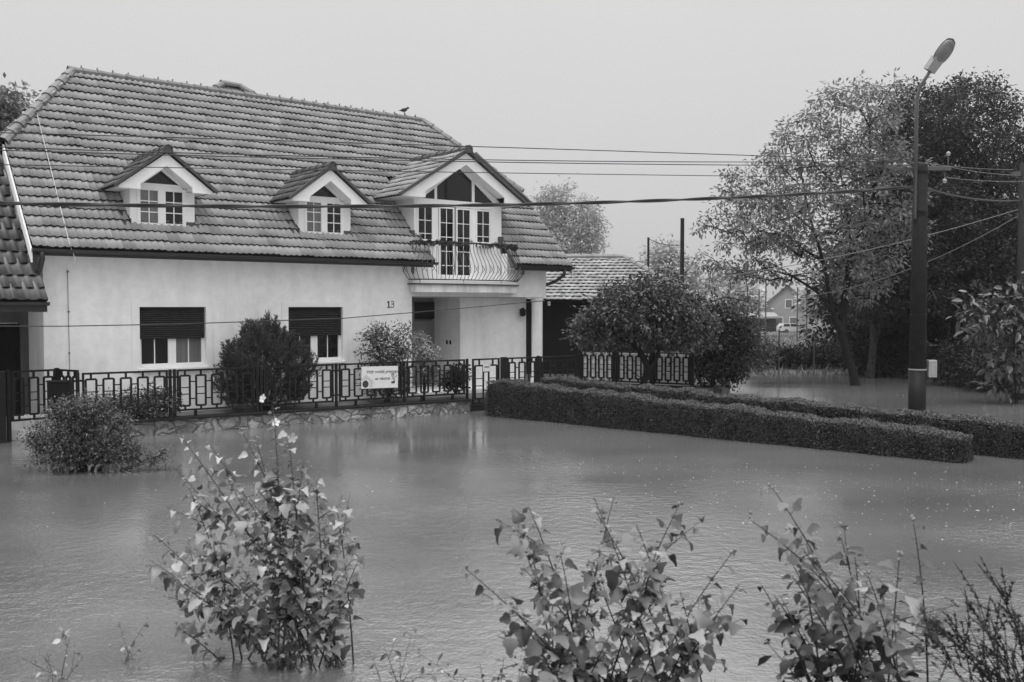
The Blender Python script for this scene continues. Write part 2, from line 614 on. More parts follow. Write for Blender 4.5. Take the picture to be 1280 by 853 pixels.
def stone_mat():
    m = bpy.data.materials.new('rubble_stone')
    m.use_nodes = True
    n, l = m.node_tree.nodes, m.node_tree.links
    b = n['Principled BSDF']
    b.inputs['Roughness'].default_value = 0.55
    t = n.new('ShaderNodeTexCoord')
    w = n.new('ShaderNodeTexNoise')
    w.inputs['Scale'].default_value = 3.0
    l.new(t.outputs['Object'], w.inputs['Vector'])
    ad = n.new('ShaderNodeMixRGB')
    ad.blend_type = 'LINEAR_LIGHT'
    ad.inputs[0].default_value = 0.22
    l.new(t.outputs['Object'], ad.inputs[1])
    l.new(w.outputs['Color'], ad.inputs[2])
    mp = n.new('ShaderNodeMapping')
    mp.inputs['Scale'].default_value = (1, 0.3, 1.35)
    l.new(ad.outputs[0], mp.inputs[0])
    v1 = n.new('ShaderNodeTexVoronoi')
    v1.feature = 'DISTANCE_TO_EDGE'
    v1.inputs['Scale'].default_value = 3.4
    l.new(mp.outputs[0], v1.inputs['Vector'])
    v2 = n.new('ShaderNodeTexVoronoi')
    v2.inputs['Scale'].default_value = 3.4
    l.new(mp.outputs[0], v2.inputs['Vector'])
    s = n.new('ShaderNodeSeparateColor')
    l.new(v2.outputs['Color'], s.inputs[0])
    r1 = n.new('ShaderNodeMapRange')
    r1.inputs['To Min'].default_value, r1.inputs['To Max'].default_value = 0.16, 0.42
    l.new(s.outputs[0], r1.inputs['Value'])
    nz_ = n.new('ShaderNodeTexNoise')
    nz_.inputs['Scale'].default_value = 14
    nz_.inputs['Detail'].default_value = 8
    l.new(t.outputs['Object'], nz_.inputs['Vector'])
    mm = n.new('ShaderNodeMath')
    mm.operation = 'MULTIPLY'
    l.new(r1.outputs[0], mm.inputs[0])
    r3 = n.new('ShaderNodeMapRange')
    r3.inputs['From Min'].default_value, r3.inputs['From Max'].default_value = 0.3, 0.7
    r3.inputs['To Min'].default_value, r3.inputs['To Max'].default_value = 0.6, 1.35
    l.new(nz_.outputs[0], r3.inputs['Value'])
    l.new(r3.outputs[0], mm.inputs[1])
    ed = n.new('ShaderNodeMapRange')
    ed.inputs['From Min'].default_value, ed.inputs['From Max'].default_value = 0.012, 0.05
    l.new(v1.outputs['Distance'], ed.inputs['Value'])
    mixc = n.new('ShaderNodeMixRGB')
    mixc.inputs[1].default_value = grey(0.11)
    l.new(ed.outputs[0], mixc.inputs[0])
    l.new(mm.outputs[0], mixc.inputs[2])
    # mossy, muddy patches
    n3 = n.new('ShaderNodeTexNoise')
    n3.inputs['Scale'].default_value = 0.9
    n3.inputs['Detail'].default_value = 5
    l.new(t.outputs['Object'], n3.inputs['Vector'])
    r4 = n.new('ShaderNodeMapRange')
    r4.inputs['From Min'].default_value, r4.inputs['From Max'].default_value = 0.42, 0.6
    l.new(n3.outputs[0], r4.inputs['Value'])
    mix2 = n.new('ShaderNodeMixRGB')
    l.new(r4.outputs[0], mix2.inputs[0])
    l.new(mixc.outputs[0], mix2.inputs[1])
    mul2 = n.new('ShaderNodeMixRGB')
    mul2.blend_type = 'MULTIPLY'
    mul2.inputs[0].default_value = 1
    l.new(mixc.outputs[0], mul2.inputs[1])
    mul2.inputs[2].default_value = grey(0.5)
    l.new(mul2.outputs[0], mix2.inputs[2])
    l.new(mix2.outputs[0], b.inputs['Base Color'])
    e2 = n.new('ShaderNodeMapRange')
    e2.interpolation_type = 'SMOOTHSTEP'
    e2.inputs['From Max'].default_value = 0.14
    l.new(v1.outputs['Distance'], e2.inputs['Value'])
    ah = n.new('ShaderNodeMath')
    ah.operation = 'MULTIPLY_ADD'
    l.new(nz_.outputs[0], ah.inputs[0])
    ah.inputs[1].default_value = 0.3
    l.new(e2.outputs[0], ah.inputs[2])
    bp = n.new('ShaderNodeBump')
    bp.inputs['Strength'].default_value = 0.9
    bp.inputs['Distance'].default_value = 0.05
    l.new(ah.outputs[0], bp.inputs['Height'])
    l.new(bp.outputs[0], b.inputs['Normal'])
    return m


def water_mat():
    m = bpy.data.materials.new('muddy_water')
    m.use_nodes = True
    n, l = m.node_tree.nodes, m.node_tree.links
    b = n['Principled BSDF']
    b.inputs['Roughness'].default_value = 0.07
    b.inputs['IOR'].default_value = 4.0
    b.inputs['Specular IOR Level'].default_value = 0.5
    t = n.new('ShaderNodeTexCoord')

    def noise(scale, sx=1.0, sy=1.0, det=4):
        mp = n.new('ShaderNodeMapping')
        mp.inputs['Scale'].default_value = (sx, sy, 1)
        l.new(t.outputs['Object'], mp.inputs[0])
        z = n.new('ShaderNodeTexNoise')
        z.inputs['Scale'].default_value = scale
        z.inputs['Detail'].default_value = det
        l.new(mp.outputs[0], z.inputs['Vector'])
        return z.outputs[0]

    def op(o, a, c):
        q = n.new('ShaderNodeMath')
        q.operation = o
        for i, v in enumerate((a, c)):
            if isinstance(v, (int, float)):
                q.inputs[i].default_value = v
            else:
                l.new(v, q.inputs[i])
        return q.outputs[0]
    # silt drifting in the water
    silt = noise(0.22, 1, 2.2, 6)
    r = n.new('ShaderNodeMapRange')
    r.inputs['From Min'].default_value, r.inputs['From Max'].default_value = 0.3, 0.7
    r.inputs['To Min'].default_value, r.inputs['To Max'].default_value = 0.09, 0.14
    l.new(silt, r.inputs['Value'])
    l.new(r.outputs[0], b.inputs['Base Color'])
    # ripples and the rings of rain drops
    v = n.new('ShaderNodeTexVoronoi')
    v.inputs['Scale'].default_value = 3.2
    l.new(t.outputs['Object'], v.inputs['Vector'])
    ring = op('SINE', op('MULTIPLY', v.outputs['Distance'], 42.0), 0)
    fade = op('MAXIMUM', op('SUBTRACT', 1.0, op('MULTIPLY', v.outputs['Distance'], 3.2)), 0.0)
    s = n.new('ShaderNodeSeparateColor')
    l.new(v.outputs['Color'], s.inputs[0])
    on = op('GREATER_THAN', s.outputs[0], 0.55)
    rings = op('MULTIPLY', op('MULTIPLY', ring, fade), on)
    h = op('ADD', op('MULTIPLY', noise(6.5, 1, 1.1), 1.0), op('MULTIPLY', noise(26.0, 1, 1.0, 3), 0.55))
    h = op('ADD', h, op('MULTIPLY', rings, 0.16))
    # flow: patches where the surface is ruffled, others lie calm
    pat = noise(0.16, 1, 1.8, 3)
    pr = n.new('ShaderNodeMapRange')
    pr.inputs['From Min'].default_value, pr.inputs['From Max'].default_value = 0.38, 0.62
    pr.inputs['To Min'].default_value, pr.inputs['To Max'].default_value = 0.30, 1.7
    l.new(pat, pr.inputs['Value'])
    sx = n.new('ShaderNodeSeparateXYZ')          # the lee of the house lies calmer
    l.new(t.outputs['Object'], sx.inputs[0])
    lee = n.new('ShaderNodeMapRange')
    lee.interpolation_type = 'SMOOTHSTEP'
    lee.inputs['From Min'].default_value, lee.inputs['From Max'].default_value = 21.0, 11.0
    lee.inputs['To Min'].default_value, lee.inputs['To Max'].default_value = 0.40, 1.0
    l.new(sx.outputs['Y'], lee.inputs['Value'])
    bp = n.new('ShaderNodeBump')
    bp.inputs['Distance'].default_value = 0.02
    l.new(op('MULTIPLY', op('MULTIPLY', pr.outputs[0], lee.outputs[0]), 0.5), bp.inputs['Strength'])
    l.new(h, bp.inputs['Height'])
    l.new(bp.outputs[0], b.inputs['Normal'])
    return m


M['stone'] = stone_mat()
M['water'] = water_mat()
M['mud'] = mat('mud_ground', 0.06, 0.9, 0.2, var=0.35, scale=1.5)
M['lawn'] = mat('lawn_ground', 0.13, 0.9, 0.1, var=0.35, scale=0.35, bump=0.5, bscale=8)
M['grass'] = tone_mat('grass_blade', 0.12, 0.6, 0.3, 0.4, 1.6)
M['yard'] = mat('yard_ground', 0.09, 0.9, 0.2, var=0.4, scale=2)

# ------------------------------------------------------------------ ground and water
def ground_z(x, y):
    z = -0.55
    if y < 6.8:
        z = max(z, 0.05 + (6.3 - y) * 0.22) if y < 6.3 else -0.55 + (6.8 - y) / 0.5 * 0.60
    k = min(1, max(0, (y - 35.5) / 5.0))
    k2 = k * min(1, max(0, (x + 2.0) / 5.0))
    z += k2 * 0.72
    if y > 85:
        z -= 1.15 * min(1, (y - 85) / 45.0)
    if x < 3 and y > 45:
        z = max(z, -0.5 + min(1, (y - 45) / 20) * 0.6) if y < 85 else z
    return z


xs = sorted(set(list(np.linspace(-30, 45, 60)) + list(np.linspace(-900, -31, 12)) + list(np.linspace(46, 900, 12))))
ys = sorted(set(list(np.linspace(-3, 50, 80)) + list(np.linspace(51, 150, 40)) + list(np.linspace(155, 1500, 16)) + [-40, -15]))
V = np.array([(x, y, ground_z(x, y)) for y in ys for x in xs])
nx = len(xs)
Fq = np.array([(j * nx + i, j * nx + i + 1, (j + 1) * nx + i + 1, (j + 1) * nx + i) for j in range(len(ys) - 1) for i in range(nx - 1)])
g = np_mesh('ground', V, [Fq], M['lawn'], smooth=True)
tag(g, kind='structure')
w = MB().add([(-70, -6, 0), (70, -6, 0), (70, 62, 0), (-70, 62, 0)], [(0, 1, 2, 3)]).build('flood_water', M['water'])
tag(w, kind='structure')

# ------------------------------------------------------------------ main house (local frame: x along the front, y inward, z up)
HO = (-9.83, 20.31, 0.0)
HROT = math.atan2(0.6254, 0.7803)
HM = Matrix.Translation(HO) @ Matrix.Rotation(HROT, 4, 'Z')


def tiles(name, m, parent, origin, U, V_, N, ulen, vlen, course, period, inside, amp=0.022, step=0.045, tilew=0.30, sub=8, under=0.02):
    """Courses of lapped, ribbed roof tiles as real relief."""
    U, V_, N, origin = map(lambda q: np.array(q, float), (U, V_, N, origin))
    du = period / sub
    nu = int(round(ulen / du))
    u = np.arange(nu + 1) * du
    nc = int(math.ceil(vlen / course))
    VV, FF, TT = [], [], []
    LF = []
    base = 0
    for j in range(nc):
        v0, v1 = j * course, min((j + 1) * course + 0.21, vlen + 0.03)
        off = (j % 2) * tilew * 0.5
        ti = np.floor((u + off) / tilew).astype(int)
        tr = rng.random(ti.max() + 2)
        tj = rng.normal(size=ti.max() + 2) * 0.0045
        ph = ((u + off) / period) % 1.0
        wv = amp * (0.5 + 0.5 * np.cos(2 * math.pi * ph)) ** 1.6
        wv = np.where(((u + off) % tilew) < du * 0.9, wv - 0.010, wv)
        jz = tj[ti]
        dv = tj[ti] * 1.5
        rows = [(v0 + under + dv, np.full(nu + 1, -0.012)), (v0 + dv, wv + step + jz), (np.full(nu + 1, v1), wv + jz * 0.3)]
        for vv, hh in rows:
            VV.append(origin + u[:, None] * U + np.asarray(vv)[:, None] * V_ + hh[:, None] * N)
            TT.append(tr[ti])
        i = np.arange(nu)
        uc = (u[:-1] + u[1:]) / 2
        mask = np.array([inside(x, v0 + course * 0.5) for x in uc])
        for r_ in range(2):
            a = base + r_ * (nu + 1)
            q = np.stack([a + i, a + i + 1, a + nu + 2 + i, a + nu + 1 + i], 1)[mask]
            (LF, FF)[r_].append(q)
        base += 3 * (nu + 1)
    FF, LF = [f for f in FF if len(f)], [f for f in LF if len(f)]
    o = np_mesh(name, np.concatenate(VV), FF + LF, m, parent, np.concatenate(TT), smooth=False)
    o.data.materials.append(M['tile_lip_shade'])      # tile lips painted near black as the shadow line under each course
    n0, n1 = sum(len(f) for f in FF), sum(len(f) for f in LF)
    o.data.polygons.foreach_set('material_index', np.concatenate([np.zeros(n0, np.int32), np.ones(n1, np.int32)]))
    return o


house = thing('dwelling_house', HO, HROT, 'white plastered house with a ribbed tile roof, dormers and a gable balcony', 'house')
ZE, KR = 3.9, 4.3           # eave height, roof plane z = y + KR
S2 = math.sqrt(0.5)

# -- walls
mb = MB()
TH = 0.3
def wall_with_openings(mb, x0, x1, z0, z1, y0, y1, ops):
    """Front wall slab y0..y1 with rectangular openings (x0,x1,z0,z1)."""
    cut = sorted(set([x0, x1] + [o[0] for o in ops] + [o[1] for o in ops]))
    for a, b in zip(cut[:-1], cut[1:]):
        o = [q for q in ops if q[0] <= a + 1e-6 and q[1] >= b - 1e-6]
        if not o:
            mb.box(a, b, y0, y1, z0, z1)
        else:
            q = o[0]
            mb.box(a, b, y0, y1, z0, q[2])
            mb.box(a, b, y0, y1, q[3], z1)
W1, W2 = (1.97, 3.48, 1.31, 2.70), (5.55, 7.05, 1.31, 2.70)
wall_with_openings(mb, 0, 9.15, -0.6, 4.25, 0, TH, [W1, W2])
mb.box(9.152, 13.9, 0.0, 0.28, 2.99, 3.42)          # lintel over the porch
mb.box(12.42, 13.9, 0.002, 0.28, 3.42, 4.25)
mb.build('front_wall', M['plaster'], house)
mb = MB()
gp = [(0.302, -0.6), (8.8, -0.6), (8.8, 4.2), (6.7, 6.3), (2.1, 6.3), (0.302, 4.5)]
mb.prism(gp, 0, 0.002, 0.28)
mb.build('gable_wall', M['plaster'], house)
mb = MB()
mb.prism([(0.52, 3.0), (8.8, 3.0), (8.8, 4.2), (6.7, 6.3), (2.1, 6.3), (0.52, 4.6)], 0, 13.65, 13.9)
mb.box(0.3, 13.9, 8.55, 8.8, -0.6, 4.2)
mb.box(13.54, 13.88, 4.0, 8.5, -0.6, 3.0)
mb.build('back_wall', M['plaster'], house)
# porch: recessed walls, ceiling and floor
mb = MB()
mb.box(11.1, 13.54, 0.5, 0.75, -0.6, 2.97)
mb.box(11.1, 11.3, 0.752, 1.95, -0.6, 2.97)
mb.build('porch_wall', M['plaster'], house)
MB().box(9.15, 9.33, 0.302, 1.95, -0.6, 2.97).build('porch_side_wall', M['plaster'], house)
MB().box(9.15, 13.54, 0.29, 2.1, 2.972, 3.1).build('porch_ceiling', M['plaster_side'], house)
MB().box(9.15, 13.9, -0.3, 2.0, -0.6, 0.42, 0.02).build('porch_floor', M['slab'], house)
mb = MB()
mb.box(9.34, 9.42, 1.76, 1.86, 0.42, 2.85)
mb.box(10.28, 10.36, 1.76, 1.86, 0.42, 2.85)
mb.box(9.42, 10.28, 1.76, 1.86, 2.34, 2.40)
mb.box(9.34, 11.1, 1.87, 1.95, 0.42, 2.97)
mb.build('door_frame', M['door'], house)
d = MB().box(10.37, 11.09, 1.78, 1.85, 0.45, 2.30, 0.01).build('front_door', M['door'], house)
mb = MB()
for z0, z1 in ((0.75, 1.15), (1.3, 1.7)):
    mb.box(10.82, 10.94, 1.765, 1.782, z0, z1)
mb.build('door_glazing', M['glass'], d)
MB().tube([(10.46, 1.76, 1.3), (10.46, 1.70, 1.3), (10.60, 1.70, 1.3)], 0.012, 6).build('handle', M['steel'], d)
MB().box(10.37, 11.09, 1.78, 1.85, 2.35, 2.84).build('door_transom', M['glass'], house)
for yy in (1.15, 0.98):
    MB().box(11.085, 11.1, yy - 0.04, yy + 0.04, 1.62, 1.74, 0.004).build('light_switch', M['box'], house)
MB().lathe([(0.19, 0.42), (0.19, 0.55), (0.165, 0.57), (0.165, 2.86), (0.19, 2.88), (0.19, 2.988)], 24, (13.72, 0.2, 0)).build('porch_column', M['plaster'], house, smooth=False)
mb = MB().tube([(13.3, 0.5, 2.62), (13.3, 0.38, 2.62)], 0.02, 6)
mb.lathe([(0.05, 2.42), (0.09, 2.46), (0.09, 2.62), (0.03, 2.68)], 12, (13.3, 0.36, 0))
mb.build('porch_lamp', M['box'], house)

# -- ground floor windows
for wi, (x0, x1, z0, z1) in enumerate((W1, W2)):
    mb = MB()
    e = 0.17
    mb.box(x0 - e, x0, -0.022, 0.0, z0 - 0.06, z1 + 0.12)
    mb.box(x1, x1 + e, -0.022, 0.0, z0 - 0.06, z1 + 0.12)
    mb.box(x0, x1, -0.022, 0.0, z1, z1 + 0.12)
    mb.build('window_surround', M['white_paint'], house)
    win = MB()
    zt, zs = z1, 1.98
    win.box(x0, x0 + 0.07, 0.10, 0.17, z0 + 0.02, zt)
    win.box(x1 - 0.07, x1, 0.10, 0.17, z0 + 0.02, zt)
    win.box(x0 + 0.07, x1 - 0.07, 0.10, 0.17, z0 + 0.02, z0 + 0.11)
    win.box(x0 + 0.07, x1 - 0.07, 0.10, 0.17, zt - 0.08, zt)
    xm = (x0 + x1) / 2
    win.box(xm - 0.09, xm + 0.09, 0.095, 0.17, z0 + 0.11, zt - 0.08)
    for xa, xb in ((x0 + 0.07, xm - 0.09), (xm + 0.09, x1 - 0.07)):
        c = (xa + xb) / 2
        win.box(c - 0.012, c + 0.012, 0.12, 0.15, z0 + 0.11, zt - 0.08)
        win.box(xa, xb, 0.12, 0.152, 1.98, 2.0)
    win = win.build('window', M['white_paint'], house)
    MB().box(x0 + 0.07, xm - 0.09, 0.13, 0.14, z0 + 0.11, zt - 0.08).build('pane', M['glass'], win)
    MB().box(xm + 0.09, x1 - 0.07, 0.13, 0.14, z0 + 0.11, zt - 0.08).build('pane', M['glass_curtain'] if wi == 0 else M['glass'], win)
    sh = MB()
    zz = zt
    nsl = 16
    hsl = (zt - zs) / nsl
    for k in range(nsl):
        zb = zt - hsl * (k + 1)
        sh.prism([(0.052, zb + 0.004), (0.040, zb + hsl * 0.5), (0.052, zb + hsl - 0.004), (0.06, zb + hsl - 0.004), (0.06, zb + 0.004)], 0, x0 + 0.02, x1 - 0.02)
    sh.box(x0 + 0.02, x1 - 0.02, 0.06, 0.066, zs, zt)
    sh.build('roller_shutter', M['shutter'], house)
    MB().box(x0 - 0.05, x1 + 0.05, -0.09, 0.10, z0 - 0.03, z0 + 0.018, 0.008).build('sill', M['white_paint'], win)

# -- lettering
def lettering(name, body, size, m, parent, mtx, shear=0.0, ext=0.003, bold=0.0):
    cu = bpy.data.curves.new(name + '_curve', 'FONT')
    cu.body = body
    cu.size = size
    cu.shear = shear
    cu.extrude = ext
    cu.offset = bold
    cu.align_x, cu.align_y = 'CENTER', 'CENTER'
    tmp = bpy.data.objects.new(name + '_tmp', cu)
    COL.objects.link(tmp)
    bpy.context.view_layer.update()
    dg = bpy.context.evaluated_depsgraph_get()
    me = bpy.data.meshes.new_from_object(tmp.evaluated_get(dg))
    bpy.data.objects.remove(tmp)
    me.transform(mtx)
    me.materials.clear()
    me.materials.append(m)
    return link(name, me, parent)


mb = MB()
x0, z0, hh = 8.38, 2.69, 0.17
mb.box(x0 + 0.03, x0 + 0.06, -0.012, 0, z0, z0 + hh)
mb.bar((x0, -0.006, z0 + hh - 0.045), (x0 + 0.04, -0.006, z0 + hh - 0.008), 0.012, 0.02)
mb.box(x0 - 0.005, x0 + 0.095, -0.011, 0, z0 - 0.012, z0 + 0.006)
mb.build('house_number', M['text'], house)
arc = []
cx3 = x0 + 0.155
for zc, rr in ((z0 + hh * 0.74, 0.042), (z0 + hh * 0.28, 0.049)):
    mb2 = MB()
    pts = []
    for k in range(13):
        a_ = R(150 - k * 270 / 12 if zc > z0 + hh * 0.5 else 120 - k * 270 / 12)
        pts.append((cx3 + math.cos(a_) * rr, -0.006, zc + math.sin(a_) * rr))
    arc.append(pts)
mb = MB()
for pts in arc:
    mb.tube(pts, 0.010, 6)
mb.build('house_number', M['text'], house)

# -- main roof
RI0, RI1 = 1.8, 12.4        # ridge ends
YR = 4.4                    # ridge line y; z = 8.7
XL, XR = -0.28, 14.58       # verges
YH = 2.05                   # where the half hips begin
VL = (YR + 0.4) / S2


def in_main(x, v):
    X, Y = XL + x, -0.4 + v * S2
    if 9.62 < X < 12.40 and Y < 2.1:
        return False
    if Y > YH:
        f = (Y - YH) / (YR - YH)
        if X < XL + (RI0 - XL) * f or X > XR - (XR - RI1) * f:
            return False
    return XL <= X <= XR


CO = VL / 21.0
roof = tiles('roof', M['tile'], house, (XL, -0.4, ZE), (1, 0, 0), (0, S2, S2), (0, -S2, S2), XR - XL, VL, CO, 0.15, in_main, amp=0.030, step=0.068)
mb = MB()   # sheathing below the tiles, and the back slope and half hips
zr = YR + KR
fr = [(XL, -0.38, ZE - 0.05), (9.60, -0.38, ZE - 0.05), (9.60, 2.2, 2.2 + KR - 0.07), (12.42, 2.2, 2.2 + KR - 0.07), (12.42, -0.38, ZE - 0.05), (XR, -0.38, ZE - 0.05),
      (XR, YH, YH + KR - 0.07), (RI1, YR, zr - 0.07), (RI0, YR, zr - 0.07), (XL, YH, YH + KR - 0.07)]
mb.add(fr, [(0, 1, 2, 8, 9), (2, 3, 7, 8), (3, 4, 5, 6, 7)])
yb = 2 * YR
bk = [(XL, yb + 0.4, ZE), (XR, yb + 0.4, ZE), (XR, yb - YH, YH + KR), (RI1, YR + 0.02, zr), (RI0, YR + 0.02, zr), (XL, yb - YH, YH + KR)]
mb.add(bk, [(1, 0, 5, 4, 3, 2)])
mb.add([(XL, YH, YH + KR - 0.03), (RI0, YR, zr - 0.02), (XL, yb - YH, YH + KR - 0.03)], [(0, 1, 2)])
mb.add([(XR, YH, YH + KR - 0.03), (XR, yb - YH, YH + KR - 0.03), (RI1, YR, zr - 0.02)], [(0, 1, 2)])
mb.build('roof_deck', M['dark_wood'], roof)
hipv = np.array([RI0 - XL, 0, zr - (YH + KR)])
hl = np.linalg.norm(hipv)
hipv = hipv / hl
hn = norm(np.cross(hipv, (0, 1, 0)))
hn = hn if hn[2] > 0 else -hn
tiles('hip_tiles', M['tile'], roof, (XL, YH, YH + KR), (0, 1, 0), hipv, hn, 2 * (YR - YH), hl, 0.38, 0.15,
      lambda u, v: (YR - YH) * v / hl <= u <= 2 * (YR - YH) - (YR - YH) * v / hl)
mb = MB()
mb.caps((RI0 - 0.1, YR, zr + 0.0), (RI1 + 0.1, YR, zr + 0.0), 0.115, 0.36)
mb.caps((XL - 0.02, YH - 0.03, YH + KR + 0.02), (RI0, YR, zr + 0.01), 0.125, 0.36)
mb.caps((XR + 0.02, YH - 0.03, YH + KR + 0.02), (RI1, YR, zr + 0.01), 0.125, 0.36)
for k in range(27):
    x = RI0 + 0.2 + k * 0.39
    mb.box(x - 0.012, x + 0.012, YR - 0.02, YR + 0.02, zr + 0.1, zr + 0.17)
mb.build('ridge_tiles', M['ridge'], roof, smooth=False)
# verge boards and soffit
for X, sgn in ((XL, -1), (XR, 1)):
    mb = MB()
    xo = X + sgn * 0.035
    z_ = lambda y: y + KR
    mb.prism([(-0.42, z_(-0.42) - 0.02), (YH, z_(YH) - 0.02), (YH, z_(YH) - 0.27), (-0.42, z_(-0.42) - 0.27)], 0, min(X, xo), max(X, xo))
    mb.build('bargeboard', M['white_board'], house)
mb = MB()
for xa, xb in ((XL, 9.60), (12.42, XR)):
    mb.box(xa, xb, -0.36, 0.0, ZE - 0.12, ZE - 0.09)
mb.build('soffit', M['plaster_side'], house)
mb = MB()
mb.box(XL, 0.0, 0.0, 2.0, 3.95, 3.98)
mb.build('verge_soffit', M['dark_wood'], house)


def gutter(mb, x0, x1, y, z, r=0.075):
    n = 8
    vs, fs = [], []
    for x in (x0, x1):
        for rr in (r, r - 0.012):
            for k in range(n + 1):
                a = math.pi + math.pi * k / n
                vs.append((x, y + rr * math.cos(a), z + rr * math.sin(a)))
    m_ = n + 1
    for k in range(n):
        fs += [(k, k + 1, 2 * m_ + k + 1, 2 * m_ + k), (m_ + k, 3 * m_ + k, 3 * m_ + k + 1, m_ + k + 1)]
    fs += [(0, 2 * m_, 3 * m_, m_), (n, m_ + n, 3 * m_ + n, 2 * m_ + n)]
    fs += [tuple(range(0, n + 1)), tuple(range(2 * m_ + n, 2 * m_ - 1, -1))]
    mb.add(vs, fs)


mb = MB()
gutter(mb, XL - 0.02, 9.66, -0.46, ZE - 0.005)
mb.box(XL, 9.60, -0.37, -0.345, ZE - 0.14, ZE - 0.005)
mb.build('gutter', M['gutter'], house)
mb = MB()
gutter(mb, 12.36, XR + 0.02, -0.46, ZE - 0.005)
mb.box(12.42, XR, -0.37, -0.345, ZE - 0.14, ZE - 0.005)
mb.build('gutter', M['gutter'], house)
MB().tube([(-0.12, -0.46, ZE - 0.06), (-0.10, -0.44, ZE - 0.2), (-0.12, -0.30, ZE - 0.42), (-0.22, -0.16, ZE - 0.72), (-0.34, -0.1, ZE - 1.05)], 0.055, 10).build('downpipe', M['gutter'], house, smooth=True)
MB().tube([(14.25, -0.46, ZE - 0.05), (14.25, -0.42, ZE - 0.25), (14.12, -0.2, ZE - 0.42), (13.98, 0.0, ZE - 0.52), (13.97, 0.3, ZE - 0.6), (13.97, 0.3, 0.4)], 0.05, 10).build('downpipe', M['gutter'], house, smooth=True)


# -- dormers
def gable_roof(name, parent, xc, half, ze, zrg, yf, m, course, over=0.0):
    """Two tiled slopes running back into the main roof."""
    slope = (zrg - ze) / half
    L = math.hypot(half, zrg - ze)
    out_ = []
    for sgn in (-1, 1):
        ylen = (zrg - KR) - yf + 0.1
        up = np.array([-sgn * half, 0, zrg - ze]) / L
        nn = np.array([sgn * (zrg - ze), 0, half]) / L

        def ins(u, v, sgn=sgn):
            z = ze + v / L * (zrg - ze)
            return yf + u < z - KR + 0.06
        U = np.array([0, 1.0, 0])
        out_.append(tiles(name, m, parent, np.array([xc + sgn * half, yf, ze]), U, up, nn, ylen, L, course, 0.15, ins, amp=0.022, step=0.04))
    return out_


